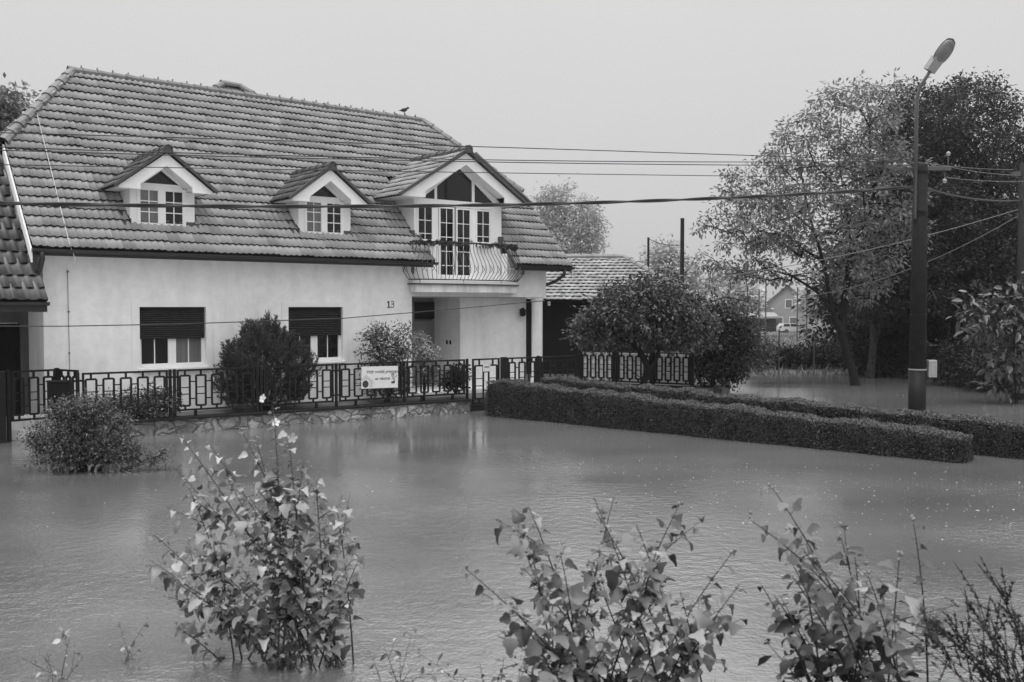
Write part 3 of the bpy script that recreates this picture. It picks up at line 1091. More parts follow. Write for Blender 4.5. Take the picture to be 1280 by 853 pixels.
def small_dormer(xc):
    dm = MB()
    yf, y0 = -0.15, 0.22
    zb, ze, zrg, half = 4.50, 5.33, 6.16, 1.05
    # front wall around the window and cheeks
    wl, wr = xc - 0.55, xc + 0.55
    ol, orr = xc - 0.70, xc + 0.76
    dm.box(ol, wl, y0, y0 + 0.08, zb - 0.05, 5.40)
    dm.box(wr, orr, y0, y0 + 0.08, zb - 0.05, 5.40)
    for xx in (ol, orr - 0.06):
        dm.prism([(y0 + 0.081, zb), (y0 + 0.081, 5.40), (1.25, 5.40), (1.25, 5.35)], 0, xx, xx + 0.06)
    dm.box(ol, orr, y0 + 0.078, y0 + 0.13, 5.36, 5.44)
    dorm = dm.build('dormer', M['white_paint'], house)
    # gable board with the open centre
    fb = MB()
    zi = 5.86
    lo, ri = [(xc - half, ze - 0.03), (xc - 0.58, ze - 0.03), (xc - 0.58, 5.42), (xc, zi), (xc, zrg - 0.02), (xc - half, ze + 0.02)], None
    fb.prism(lo, 1, yf, yf + 0.04)
    ri = [(2 * xc - a, b) for a, b in lo][::-1]
    fb.prism(ri, 1, yf, yf + 0.04)
    # boxed soffit behind
    for sgn in (-1, 1):
        fb.prism([(xc + sgn * half * 0.985, ze), (xc + sgn * 0.58, ze), (xc + sgn * 0.58, ze + 0.02), (xc + sgn * half * 0.985, ze + 0.02)], 1, yf + 0.041, 1.0)
        fb.prism([(xc + sgn * 0.58, 5.42), (xc, zi), (xc, zi + 0.04), (xc + sgn * 0.58, 5.46)], 1, yf + 0.041, y0 + 0.1)
        fb.prism([(xc + sgn * 0.58, ze), (xc + sgn * 0.60, ze), (xc + sgn * 0.60, 5.44), (xc + sgn * 0.58, 5.42)], 1, yf + 0.041, y0)
    fb.build('gable_board', M['white_board'], dorm)
    # window: frame, mullion, sashes, triangle light
    wn = MB()
    y1 = y0 - 0.015
    ya, yb_ = y1, y1 + 0.07
    wn.box(wl, wl + 0.075, ya, yb_, zb, 5.40)
    wn.box(wr - 0.075, wr, ya, yb_, zb, 5.40)
    wn.box(wl + 0.075, wr - 0.075, ya, yb_, zb, zb + 0.10)
    wn.box(wl + 0.075, wr - 0.075, ya, yb_, 5.33, 5.49)
    wn.box(xc - 0.085, xc + 0.085, ya - 0.01, yb_, zb + 0.10, 5.33)
    for sgn in (-1, 1):
        xa, xb = (wl + 0.075, xc - 0.085) if sgn < 0 else (xc + 0.085, wr - 0.075)
        xm = (xa + xb) / 2
        wn.box(xm - 0.011, xm + 0.011, ya + 0.015, ya + 0.045, zb + 0.10, 5.33)
        for f in (1 / 3, 2 / 3):
            z = zb + 0.10 + (5.33 - zb - 0.10) * f
            wn.box(xa, xb, ya + 0.016, ya + 0.044, z - 0.011, z + 0.011)
        wn.prism([(xc + sgn * 0.55, 5.40), (xc + sgn * 0.40, 5.49), (xc, 5.79), (xc, zi + 0.02), (xc + sgn * 0.55, 5.48)], 1, ya, yb_)
    wn.box(wl - 0.05, wr + 0.05, ya - 0.08, ya, zb - 0.05, zb - 0.01, 0.005)
    wn.build('window_frame', M['white_paint'], dorm)
    MB().box(wl + 0.075, xc - 0.085, ya + 0.03, ya + 0.036, zb + 0.10, 5.33).build('pane', M['glass_curtain'], dorm)
    MB().box(xc + 0.085, wr - 0.075, ya + 0.03, ya + 0.036, zb + 0.10, 5.33).build('pane', M['glass'], dorm)
    MB().prism([(xc - 0.42, 5.485), (xc + 0.42, 5.485), (xc, 5.80)], 1, ya + 0.03, ya + 0.036).build('pane', M['glass'], dorm)
    gable_roof('dormer_roof', dorm, xc, half + 0.06, ze + 0.0, zrg + 0.06, yf - 0.07, M['tile_dark'], 0.30)
    rt = MB()
    rt.caps((xc, yf - 0.1, zrg + 0.06), (xc, zrg + 0.1 - KR, zrg + 0.06), 0.10, 0.34)
    rt.prism([(xc - 0.14, zrg - 0.03), (xc + 0.14, zrg - 0.03), (xc + 0.07, zrg + 0.15), (xc - 0.07, zrg + 0.15)], 1, yf - 0.10, yf - 0.06)
    for sgn in (-1, 1):   # dark verge edge of the tiles along the gable
        rt.prism([(xc + sgn * (half + 0.09), ze - 0.02), (xc, zrg + 0.03), (xc, zrg + 0.10), (xc + sgn * (half + 0.09), ze + 0.06)], 1, yf - 0.085, yf - 0.005)
    rt.build('ridge_tiles', M['flash'], dorm)
    for sgn, xx in ((-1, ol), (1, orr)):
        fl = MB()
        x2 = xx + sgn * 0.20
        fl.add([(xx, y0 - 0.1, y0 - 0.1 + KR + 0.07), (x2, y0 - 0.1, y0 - 0.1 + KR + 0.07), (x2, y0 + 0.32, y0 + 0.32 + KR + 0.07), (xx, y0 + 0.32, y0 + 0.32 + KR + 0.07)], [(0, 1, 2, 3)])
        fl.prism([(y0 - 0.02, zb - 0.06), (y0 - 0.02, zb + 0.16), (y0 + 0.16, zb + 0.30), (y0 + 0.16, zb)], 0, min(xx, xx - sgn * 0.02) - 0.001, max(xx, xx - sgn * 0.02) + 0.001)
        if sgn > 0:
            fl.box(xx - 0.2, xx + 0.0, y0 - 0.012, y0, zb - 0.05, zb + 0.16)
        fl.build('flashing', M['flash'], dorm)


small_dormer(2.57)
small_dormer(6.66)

# large dormer with balcony
xc, half, ze, zrg, yf, y0 = 10.93, 2.10, 5.66, 7.00, -0.05, 0.30
dm = MB()
dm.box(9.42, 9.52, y0, y0 + 0.1, 3.45, 5.68)
dm.box(12.05, 12.44, y0, y0 + 0.1, 3.45, 5.68)
dm.box(10.02, 10.22, y0, y0 + 0.1, 3.45, 5.56)
dm.box(11.33, 11.52, y0, y0 + 0.1, 3.45, 5.56)
dm.box(9.52, 10.02, y0, y0 + 0.1, 3.45, 4.52)
dm.box(11.52, 12.05, y0, y0 + 0.1, 3.45, 4.52)
dm.prism([(9.42, 5.682), (12.44, 5.682), (12.44, 5.75), (xc, 6.80), (9.42, 5.75)], 1, y0 + 0.09, y0 + 0.14)
for xx in (9.42, 12.36):
    dm.prism([(y0 + 0.101, 3.45), (y0 + 0.101, 5.68), (1.5, 5.68), (1.5, 5.6), (y0 + 0.101 + 0.3, 4.6)], 0, xx, xx + 0.08)
dm.box(9.16, 12.42, 0.285, 0.297, 3.40, 3.60)
dorm = dm.build('balcony_dormer', M['white_paint'], house)
fb = MB()
zi, xi = 6.66, 1.36
lo = [(xc - half, ze), (xc - xi, ze), (xc - xi, 5.84), (xc, zi), (xc, zrg - 0.02), (xc - half, ze + 0.03)]
fb.prism(lo, 1, yf, yf + 0.04)
fb.prism([(2 * xc - a, b) for a, b in lo][::-1], 1, yf, yf + 0.04)
for sgn in (-1, 1):
    fb.prism([(xc + sgn * half * 0.99, ze + 0.005), (xc + sgn * xi, ze + 0.005), (xc + sgn * xi, ze + 0.025), (xc + sgn * half * 0.99, ze + 0.025)], 1, yf + 0.041, 1.3)
    fb.prism([(xc + sgn * xi, 5.84), (xc, zi), (xc, zi + 0.04), (xc + sgn * xi, 5.88)], 1, yf + 0.041, y0 + 0.08)
fb.build('gable_board', M['white_board'], dorm)
fm, ya = MB(), y0 - 0.01
panes = []


def light(x0, x1, z0, z1, cols, rows):
    t = 0.045
    fm.box(x0 - t, x0, ya - 0.012, ya + 0.05, z0 - t, z1 + t)
    fm.box(x1, x1 + t, ya - 0.012, ya + 0.05, z0 - t, z1 + t)
    fm.box(x0, x1, ya - 0.012, ya + 0.05, z0 - t, z0)
    fm.box(x0, x1, ya - 0.012, ya + 0.05, z1, z1 + t)
    for i in range(1, cols):
        x = x0 + (x1 - x0) * i / cols
        fm.box(x - 0.010, x + 0.010, ya + 0.005, ya + 0.035, z0, z1)
    for i in range(1, rows):
        z = z1 - 0.395 * i if rows > 3 else z1 - 0.36 * i
        if z > z0 + 0.05:
            fm.box(x0, x1, ya + 0.006, ya + 0.034, z - 0.010, z + 0.010)
    panes.append([(x0, z0), (x1, z0), (x1, z1), (x0, z1)])


light(9.56, 10.0, 4.56, 5.44, 2, 3)
light(11.55, 11.99, 4.56, 5.44, 2, 3)
light(10.28, 10.71, 3.56, 5.44, 2, 6)
light(10.86, 11.29, 3.56, 5.44, 2, 6)
fm.box(9.5, 12.07, ya - 0.004, ya + 0.06, 5.50, 5.68)
fm.box(10.09, 10.17, ya - 0.006, ya + 0.06, 5.68, 6.12)
fm.box(11.37, 11.46, ya - 0.006, ya + 0.06, 5.68, 6.32)
for sgn in (-1, 1):
    fm.prism([(xc + sgn * 1.42, 5.68), (xc + sgn * 1.25, 5.68), (xc, 6.60), (xc, 6.70), (xc + sgn * 1.42, 5.76)], 1, ya, ya + 0.06)
panes += [[(9.72, 5.68), (10.09, 5.68), (10.09, 6.02)], [(10.17, 5.68), (11.37, 5.68), (11.37, 6.30), (xc, 6.62), (10.17, 6.06)], [(11.46, 5.68), (12.14, 5.68), (11.46, 6.22)]]
fm.box(9.5, 10.06, ya - 0.10, ya - 0.005, 4.43, 4.49, 0.006)
fm.box(11.49, 12.07, ya - 0.10, ya - 0.005, 4.43, 4.49, 0.006)
fm.build('window_frame', M['white_paint'], dorm)
for p in panes:
    MB().prism(p, 1, ya + 0.018, ya + 0.024).build('pane', M['glass'], dorm)
gable_roof('dormer_roof', dorm, xc, half + 0.08, ze + 0.0, zrg + 0.07, yf - 0.08, M['tile'], 0.31)
rt = MB()
rt.caps((xc, yf - 0.12, zrg + 0.07), (xc, zrg + 0.12 - KR, zrg + 0.07), 0.11, 0.36)
rt.prism([(xc - 0.15, zrg - 0.02), (xc + 0.15, zrg - 0.02), (xc + 0.09, zrg + 0.18), (xc - 0.09, zrg + 0.18)], 1, yf - 0.13, yf - 0.09)
for sgn in (-1, 1):
    rt.prism([(xc + sgn * (half + 0.12), ze - 0.03), (xc, zrg + 0.03), (xc, zrg + 0.12), (xc + sgn * (half + 0.12), ze + 0.07)], 1, yf - 0.10, yf - 0.005)
rt.build('ridge_tiles', M['flash'], dorm)
mb = MB()
mb.caps((xc + 0.3, yf - 0.05, zrg - 0.03), (xc + half + 0.2, yf - 0.05, ze + 0.09), 0.055, 0.33)
mb.box(xc + half + 0.1, xc + half + 0.42, yf - 0.1, yf + 0.02, ze + 0.03, ze + 0.09)
mb.build('verge_tiles', M['ridge'], dorm)
zf = lambda y: y + KR + 0.075
for xx, sg in ((9.62, -1), (12.40, 1)):
    mb = MB()
    mb.prism([(-0.42, zf(-0.42) - 0.1), (1.3, zf(1.3) - 0.1), (1.3, zf(1.3)), (-0.42, zf(-0.42))], 0, min(xx, xx + sg * 0.07), max(xx, xx + sg * 0.07))
    if sg < 0:
        mb.box(9.30, 9.415, 0.25, 0.5, 4.60, 4.78)
    else:
        mb.box(12.30, 12.46, 0.22, 0.285, 4.55, 4.74)
    mb.build('flashing', M['flash'], dorm)

# balcony slab and railing, bowed in plan
XB, HB, DB = 10.86, 1.80, 0.52


def bow(t, off=0.0):
    """t in 0..pi, from the left end to the right end."""
    p = 2.0 / 3.2
    c, s = math.cos(t), math.sin(t)
    return (XB - math.copysign(abs(c) ** p, c) * (HB + off), -(abs(s) ** p) * (DB + off))


ts = np.linspace(0, math.pi, 41)
sb = MB()
ring = [bow(t, 0.0) for t in ts]
sb.prism(ring, 2, 3.10, 3.30)
slab = sb.build('balcony_slab', M['slab'], house)
MB().prism([bow(t, 0.05) for t in ts], 2, 3.302, 3.335).build('slab_edge', M['flash'], slab)
MB().prism([bow(t, -0.01) for t in ts], 2, 3.337, 3.41).build('slab_top', M['white_paint'], slab)
rl = MB()
prof = [(0.0, 3.44), (0.06, 3.50), (0.15, 3.62), (0.19, 3.74), (0.15, 3.90), (0.06, 4.06), (-0.02, 4.20), (-0.05, 4.34), (-0.05, 4.45)]
rl.tube([(*bow(t, 0.0), 3.44) for t in ts], 0.016, 6)
rl.tube([(*bow(t, -0.05), 4.45) for t in ts], 0.020, 6)
# evenly spaced balusters along the arc
den = np.array([bow(t) for t in np.linspace(0, math.pi, 600)])
cum = np.concatenate([[0], np.cumsum(np.linalg.norm(np.diff(den, axis=0), axis=1))])
nb = 34
bal = [math.pi * np.interp(cum[-1] * k / nb, cum, np.linspace(0, 1, 600)) for k in range(nb + 1)]
rl2 = MB()
for k, t in enumerate(bal):
    rl2.tube([(*bow(t, o), z) for o, z in prof], 0.0085, 5)
    if k % 2 == 0 and k < nb:
        t2 = bal[k + 1]
        a1, a2 = bow(t, 0.19), bow(t2, 0.19)
        m1 = ((a1[0] + a2[0]) / 2, (a1[1] + a2[1]) / 2)
        rl2.tube([(*a1, 3.84), (*m1, 3.74), (*a2, 3.84)], 0.008, 5)
        rl2.tube([(*a1, 3.64), (*m1, 3.74), (*a2, 3.64)], 0.008, 5)
for t in bal[3::11]:
    rl.tube([(*bow(t, -0.02), 3.44), (*bow(t, -0.02), 3.30)], 0.014, 5)
rail = rl.build('balcony_railing', M['iron_rail'], house)
rl2.build('baluster_grille', M['iron_rail'], rail)
C_, D_ = [], []
for t in np.linspace(0.25, math.pi - 0.02, 1500):
    bx, by = bow(t, -0.05)
    sag = 0.07 * abs(math.sin(t * 12))
    C_.append((bx + rng.normal() * 0.022, by + rng.normal() * 0.022, 4.46 - sag + rng.normal() * 0.022))
C_ = np.array(C_)
leaf_obj('leaf_garland', C_, rand_dirs(len(C_)), rand_dirs(len(C_), 0.5), np.full(len(C_), 0.07), np.full(len(C_), 0.035), DIAMOND, M['garland'], rail)

# rear cross gable peeping over the ridge, lightning conductor, insulator
mb = MB()
mb.add([(5.5, 4.7, 8.66), (6.95, 4.7, 8.66), (6.95, 6.2, 8.66), (5.5, 6.2, 8.62), (6.0, 5.0, 9.06), (6.5, 5.0, 9.06), (6.5, 6.2, 9.06), (6.0, 6.2, 9.06)],
       [(0, 1, 5, 4), (1, 2, 6, 5), (2, 3, 7, 6), (3, 0, 4, 7), (4, 5, 6, 7)])
rg = mb.build('rear_gable_roof', M['ridge'], house)
mb = MB()
mb.caps((5.45, 4.65, 8.70), (6.0, 5.0, 9.08), 0.11, 0.3)
mb.caps((7.0, 4.65, 8.70), (6.5, 5.0, 9.08), 0.11, 0.3)
mb.caps((5.95, 5.0, 9.08), (6.55, 5.0, 9.08), 0.11, 0.3)
mb.build('ridge_tiles', M['ridge'], rg)
pts = [(0.62, 3.22, 7.52 + 0.12)] + [(0.60 - 0.02 * k, 3.22 - 0.45 * k, 7.52 + 0.11 - 0.45 * k) for k in range(1, 9)] + [(0.52, -0.55, 3.65)]
MB().tube(pts, 0.009, 6).build('lightning_conductor', M['cable_white'], house)
mb = MB()
mb.tube([(0.48, -0.03, 3.5), (0.50, -0.03, 0.3)], 0.006, 6)
for z in (3.45, 2.6, 1.72, 0.9):
    mb.tube([(0.49, 0, z), (0.49, -0.06, z)], 0.018, 6)
mb.build('conductor_rod', M['steel'], house)
MB().lathe([(0.02, -0.07), (0.055, -0.05), (0.04, 0.0), (0.06, 0.03), (0.02, 0.07)], 12, (13.97, -0.06, 2.80)).build('insulator', M['porcelain'], house)

# bird on the ridge
bx = HM @ Vector((11.7, 4.4, 8.83))
bird = thing('bird', bx, 0.4, 'small dark bird perched on the ridge of the white house', 'bird')
bm_ = MB()
prof = [(-0.17, 0.006, 0.10), (-0.10, 0.018, 0.115), (-0.05, 0.05, 0.125), (0.02, 0.062, 0.14), (0.08, 0.05, 0.165), (0.11, 0.030, 0.195), (0.14, 0.036, 0.215), (0.165, 0.026, 0.22), (0.185, 0.008, 0.212), (0.205, 0.003, 0.208)]
bm_.tube([(x, 0, z) for x, r, z in prof], [r for x, r, z in prof], 10)
for s in (-1, 1):
    bm_.tube([(0.02, s * 0.02, 0.1), (0.03, s * 0.022, 0.0)], 0.006, 5)
bm_.build('bird_body', M['feather'], bird, smooth=True)

# ------------------------------------------------------------------ lower neighbouring house at the left
annex = thing('low_outbuilding', HO, HROT, 'lower building with a dark tiled roof butting against the gable of the white house', 'building')
AK, AY = 3.60, -0.80
tiles('roof', M['tile_dark'], annex, (-5.1, AY, AY + AK), (1, 0, 0), (0, S2, S2), (0, -S2, S2), 5.0, 5.2 / S2, 0.36, 0.22, lambda u, v: u < 4.84 or (AY + v * S2) < -0.1, amp=0.04, step=0.055, tilew=0.22)
mb = MB()
mb.add([(-5.1, AY + 0.02, AY + AK - 0.05), (-0.10, AY + 0.02, AY + AK - 0.05), (-0.10, -0.05, AK - 0.12), (-0.30, -0.05, AK - 0.12), (-0.30, 4.4, 4.4 + AK - 0.07), (-5.1, 4.4, 4.4 + AK - 0.07), (-5.1, 9.5, AK - 0.9), (-0.30, 9.5, AK - 0.9)],
       [(0, 1, 2, 3, 4, 5), (5, 4, 7, 6)])
mb.build('roof_deck', M['dark_wood'], annex)
mb = MB()
gutter(mb, -5.1, -0.08, AY - 0.05, AY + AK - 0.0)
mb.box(-5.1, -0.10, AY + 0.03, AY + 0.06, AY + AK - 0.2, AY + AK - 0.02)
mb.build('gutter', M['gutter'], annex)
MB().box(-5.1, -0.12, AY + 0.07, 0.9, AY + AK - 0.16, AY + AK - 0.12).build('eave_board', M['white_board'], annex)
mb = MB()
mb.box(-5.1, -1.15, 1.35, 1.6, -0.6, 4.4)
mb.box(-0.16, 0.0, 1.35, 1.6, -0.6, 4.4)
mb.box(-1.15, -0.16, 1.35, 1.6, 2.35, 4.4)
mb.build('wall', M['annex_wall'], annex)
dd = MB().box(-1.14, -0.17, 1.42, 1.5, 0.1, 2.34).build('plank_door', M['dark_wood'], annex)
mb = MB()
for k in range(5):
    mb.box(-1.12 + k * 0.19, -0.95 + k * 0.19, 1.405, 1.418, 0.15, 2.3)
mb.build('door_boards', M['dark_wood'], dd)
MB().box(-5.2, -0.32, 4.3, 4.5, 4.4 + AK - 0.05, 4.4 + AK + 0.08).build('ridge_tiles', M['ridge'], annex)

# ------------------------------------------------------------------ yard, plinth wall, iron fence
FO = (-8.68, 19.52, 0.0)
FROT = math.atan2(0.5674, 0.8235)
FM = Matrix.Translation(FO) @ Matrix.Rotation(FROT, 4, 'Z')


def fw(t, n, z):
    return FM @ Vector((t, n, z))


yl = [fw(0.0, 0.32, 0), fw(9.25, 0.32, 0), fw(10.3, 0.32, 0), fw(12.9, 0.32, 0), Vector((2.6, 29.4, 0)), Vector((5.6, 27.9, 0)), Vector((7.0, 31, 0)), Vector((7.0, 45, 0)), Vector((-16, 45, 0)), Vector((-10.2, 20.6, 0))]
mb = MB()
mb.prism([(p.x, p.y) for p in yl], 2, -0.6, 0.30)
tag(mb.build('yard_ground', M['yard']), kind='structure')

pl = thing('stone_wall', FO, FROT, 'low rubble stone wall with a concrete coping under the iron fence, standing in flood water', 'wall')
def rough_wall(x0, x1, y0, y1, z0, z1, step=0.06):
    nx_, nz_ = int((x1 - x0) / step), max(3, int((z1 - z0) / step))
    XX = np.linspace(x0, x1, nx_ + 1)
    ZZ = np.linspace(z0, z1, nz_ + 1)
    V = [(x, y0 + rng.normal() * 0.010 + 0.018 * math.sin(x * 13 + z * 5) * math.sin(z * 17 + x * 3), z) for z in ZZ for x in XX]
    m_ = MB()
    m_.add(V, [(j * (nx_ + 1) + i, j * (nx_ + 1) + i + 1, (j + 1) * (nx_ + 1) + i + 1, (j + 1) * (nx_ + 1) + i) for j in range(nz_) for i in range(nx_)])
    m_.box(x0, x1, y0 + 0.04, y1, z0, z1)
    return m_
rough_wall(-0.15, 9.22, 0.0, 0.30, -0.6, 0.29).build('masonry', M['stone'], pl, smooth=True)
mb = MB()
for k in range(6):
    a, b = -0.17 + k * 1.567, -0.17 + (k + 1) * 1.567 - 0.008
    mb.box(a, b, -0.05, 0.33, 0.291, 0.345 + random.uniform(-0.006, 0.006), 0.012)
mb.build('coping', M['concrete_pole'], pl)
pl2 = thing('stone_wall', fw(10.26, 0, 0), FROT, 'short piece of stone wall beside the garden gate, behind the clipped hedges', 'wall')
rough_wall(0, 2.65, 0.0, 0.30, -0.6, 0.29).build('masonry', M['stone'], pl2, smooth=True)
MB().box(-0.02, 2.66, -0.05, 0.33, 0.291, 0.345, 0.012).build('coping', M['concrete_pole'], pl2)


def fence_panel(mb, x0, x1, z0, z1, n, y=0.15, s=0.040):
    """Iron panel: outer frame with tall boxes linked by short bars."""
    t = 0.04
    d = 0.014
    def H(xa, xb, z, w=s):
        mb.box(xa, xb, y - d, y + d, z - w / 2, z + w / 2)
    def Vv(x, za, zb, w=s):
        mb.box(x - w / 2, x + w / 2, y - d - 0.001, y + d + 0.001, za, zb)
    mb.box(x0, x1, y - 0.022, y + 0.022, z1 - t, z1)
    mb.box(x0, x1, y - 0.022, y + 0.022, z0, z0 + t)
    mb.box(x0, x0 + t, y - 0.021, y + 0.021, z0 + t, z1 - t)
    mb.box(x1 - t, x1, y - 0.021, y + 0.021, z0 + t, z1 - t)
    h = z1 - z0
    pit = (x1 - x0) / n
    bw_ = pit * 0.30
    zt, zb = z0 + 0.845 * h, z0 + 0.12 * h
    prev = x0 + t
    for k in range(n):
        c = x0 + pit * (k + 0.5)
        l_, r_ = c - bw_, c + bw_
        Vv(l_, zb, zt)
        Vv(r_, zb, zt)
        H(l_, r_, zt)
        H(l_, r_, zb)
        H(l_, r_, z0 + 0.56 * h, 0.02)
        H(l_, r_, z0 + 0.40 * h, 0.02)
        Vv(c, zt, z1 - t)
        Vv(c, z0 + t, zb)
        H(prev, l_, z0 + 0.70 * h, 0.024)
        H(prev, l_, z0 + 0.29 * h, 0.024)
        prev = r_
    H(prev, x1 - t, z0 + 0.70 * h, 0.024)
    H(prev, x1 - t, z0 + 0.29 * h, 0.024)


fence = thing('iron_fence', FO, FROT, 'long dark iron fence of linked boxes on the stone wall before the white house', 'fence')
for a, b in ((0.02, 1.72), (1.91, 3.62), (3.83, 5.53), (5.67, 7.35), (7.48, 9.17)):
    mb = MB()
    fence_panel(mb, a, b, 0.46, 1.36, 5)
    mb.build('fence_panel', M['iron'], fence)
for x in (-0.06, 1.815, 3.725, 5.60, 7.415, 9.24):
    mb = MB()
    for dx in ((-0.045, 0.045) if x > 0.5 and x < 5 else (0.0,)):
        mb.box(x + dx - 0.03, x + dx + 0.03, 0.12, 0.18, 0.30 if x < 9 else -0.5, 1.37, 0.006)
    for z in (0.62, 1.2):
        mb.box(x - 0.10, x + 0.10, 0.135, 0.165, z - 0.02, z + 0.02)
    mb.build('post', M['iron'], fence)
for x in (0.4, 1.3, 2.3, 3.2, 4.2, 5.1, 6.1, 6.9, 7.9, 8.8):
    MB().box(x - 0.03, x + 0.03, 0.13, 0.17, 0.33, 0.46).build('foot', M['iron'], fence)

gate = thing('garden_gate', fw(9.38, 0.15, 0), FROT, 'narrow iron garden gate with a small white notice plate', 'gate')
mb = MB()
fence_panel(mb, 0.02, 0.86, 0.18, 1.36, 2, y=0.0)
mb.build('gate_panel', M['iron'], gate)
np_ = MB().box(0.33, 0.56, -0.03, -0.02, 1.02, 1.19, 0.003).build('notice_plate', M['sign'], gate)
MB().box(0.37, 0.52, -0.0325, -0.0305, 1.12, 1.16).build('printed_band', M['sign_grey'], np_)
MB().box(0.0, 0.9, -0.015, 0.015, -0.4, 0.16).build('kick_board', M['iron'], gate)

fence2 = thing('iron_fence', fw(10.27, 0, 0), FROT, 'two dark iron fence panels to the right of the garden gate, by the porch column', 'fence')
for a, b in ((0.22, 1.18), (1.31, 2.59)):
    mb = MB()
    fence_panel(mb, a, b, 0.46, 1.36, 3)
    mb.build('fence_panel', M['iron'], fence2)
for x0, x1 in ((0.02, 0.20), (1.20, 1.29), (2.61, 2.70)):
    MB().box(x0, x1, 0.12, 0.19, 0.30, 1.38, 0.006).build('post', M['iron'], fence2)

# fence along the side of the yard, white sheets behind it
p0, p1 = np.array([2.05, 29.5]), np.array([5.18, 27.75])
sv = p1 - p0
sl_ = float(np.linalg.norm(sv))
srot = math.atan2(sv[1], sv[0])
fence3 = thing('iron_fence', (p0[0], p0[1], 0), srot, 'iron fence panels backed with white sheets behind the small round tree', 'fence')
for k in range(3):
    a, b = k * sl_ / 3 + 0.06, (k + 1) * sl_ / 3 - 0.06
    mb = MB()
    fence_panel(mb, a, b, 0.46, 1.38, 4, y=0.0, s=0.046)
    mb.build('fence_panel', M['iron'], fence3)
    MB().box(a + 0.02, b - 0.02, 0.05, 0.07, 0.44, 1.33 if k < 2 else 1.40).build('white_sheet', M['white_board'], fence3)
for k in range(4):
    x = k * sl_ / 3
    MB().box(x - 0.05, x + 0.05, -0.04, 0.04, -0.5, 1.42, 0.006).build('post', M['iron'], fence3)
MB().box(0, sl_, -0.1, 0.12, -0.6, 0.42, 0.02).build('plinth', M['concrete_pole'], fence3)

# drive gate in the recess at the left
ga, gb, gc = np.array([-8.78, 19.60]), np.array([-9.42, 20.02]), np.array([-10.06, 19.32])
for (q0, q1, n, lab, z0) in ((gb, ga, 3, 'short iron panel running back from the left end of the fence', 0.46), (gc, gb, 3, 'iron drive gate leaf behind the black letter box', 0.40)):
    v = q1 - q0
    L = float(np.linalg.norm(v))
    t = thing('iron_fence' if n == 3 and z0 > 0.42 else 'drive_gate', (q0[0], q0[1], 0), math.atan2(v[1], v[0]), lab, 'fence' if z0 > 0.42 else 'gate')
    mb = MB()
    fence_panel(mb, 0.04, L - 0.04, z0, 1.42, n, y=0.0)
    mb.build('fence_panel' if z0 > 0.42 else 'gate_panel', M['iron'], t)
    MB().box(-0.05, 0.02, -0.04, 0.04, -0.5, 1.44, 0.005).build('post', M['iron'], t)
gp_ = thing('drive_gate', (-10.16, 19.15, 0), R(215), 'second drive gate leaf of dark boards at the edge of the flooded drive', 'gate')
mb = MB()
fence_panel(mb, 0.06, 1.5, 0.2, 1.40, 4, y=0.0, s=0.045)
mb.build('gate_panel', M['iron'], gp_)
MB().box(-0.10, 0.05, -0.06, 0.06, -0.5, 1.43, 0.01).build('post', M['iron'], gp_)
MB().box(0.06, 1.5, 0.03, 0.05, 0.1, 0.9).build('backing_board', M['dark_wood'], gp_)
st = MB()
st.box(-0.55, 0.5, -0.25, 0.25, -0.6, 0.43, 0.02)
st.box(-0.75, 0.7, -0.55, -0.252, -0.6, 0.20, 0.02)
sto = tag(st.build('entrance_step', M['slab']), 'worn concrete entrance steps behind the drive gate leaf', 'steps')
sto.location = (-10.0, 20.25, 0)
sto.rotation_euler = (0, 0, R(20))

lb = thing('letter_box', (-8.95, 19.12, 0), R(8), 'black metal letter box with a pale keyhole by the left end of the fence', 'letter box')
mb = MB().box(-0.21, 0.21, -0.12, 0.12, 0.70, 1.22, 0.012)
mb.build('box_body', M['box'], lb)
MB().prism([(-0.14, 1.222), (0.14, 1.222), (0.13, 1.245), (-0.13, 1.26)], 0, -0.22, 0.22).build('box_lid', M['box'], lb)
MB().lathe([(0.016, 0), (0.012, 0.012)], 10).build('keyhole', M['porcelain'], lb)
kh = lb.children[-1]
kh.location = (-0.06, -0.122, 0.94)
kh.rotation_euler = (R(90), 0, 0)
MB().box(-0.035, 0.035, -0.03, 0.03, -0.5, 0.70).build('box_post', M['iron'], lb)

# sign hung on the fence
sg = thing('sign_board', fw(6.72, 0.10, 1.0), FROT, 'white printed sheet with two lines of script, hung on the iron fence', 'sign')
sg.rotation_euler = (0, R(0.8), FROT)
SW, SH = 0.98, 0.53
MB().box(-SW / 2, SW / 2, -0.006, 0.006, -SH / 2, SH / 2).build('sheet', M['sign'], sg)
FLIP = Matrix.Rotation(R(90), 4, 'X')
lettering('script_line', 'Vzdy vodda premeni', 0.105, M['text'], sg, Matrix.Translation((0.06, -0.007, 0.135)) @ FLIP, shear=0.35, ext=0.001, bold=0.001)
lettering('script_line', 'sa vlastna', 0.105, M['text'], sg, Matrix.Translation((0.06, -0.007, -0.03)) @ FLIP, shear=0.35, ext=0.001, bold=0.001)
mb = MB()
n = 28
mb.add([(-0.385 + 0.082 * math.cos(2 * math.pi * k / n), -0.0085, -0.155 + 0.088 * math.sin(2 * math.pi * k / n)) for k in range(n)], [tuple(range(n))])
mb.build('printed_flower_eye', M['text'], sg)
mb = MB()
for k in range(13):
    a = R(-25 + k * 13)
    r0, r1 = 0.10, 0.17 + 0.09 * random.random()
    c = np.array([-0.385, -0.0080, -0.155])
    dd_ = np.array([math.cos(a), 0, math.sin(a)])
    e = np.array([-math.sin(a), 0, math.cos(a)])
    mb.add([c + dd_ * r0, c + dd_ * (r0 + r1) / 2 + e * 0.016, c + dd_ * r1, c + dd_ * (r0 + r1) / 2 - e * 0.016], [(0, 1, 2, 3)])
mb.build('printed_petals', M['sign_pale'], sg)
mb = MB()
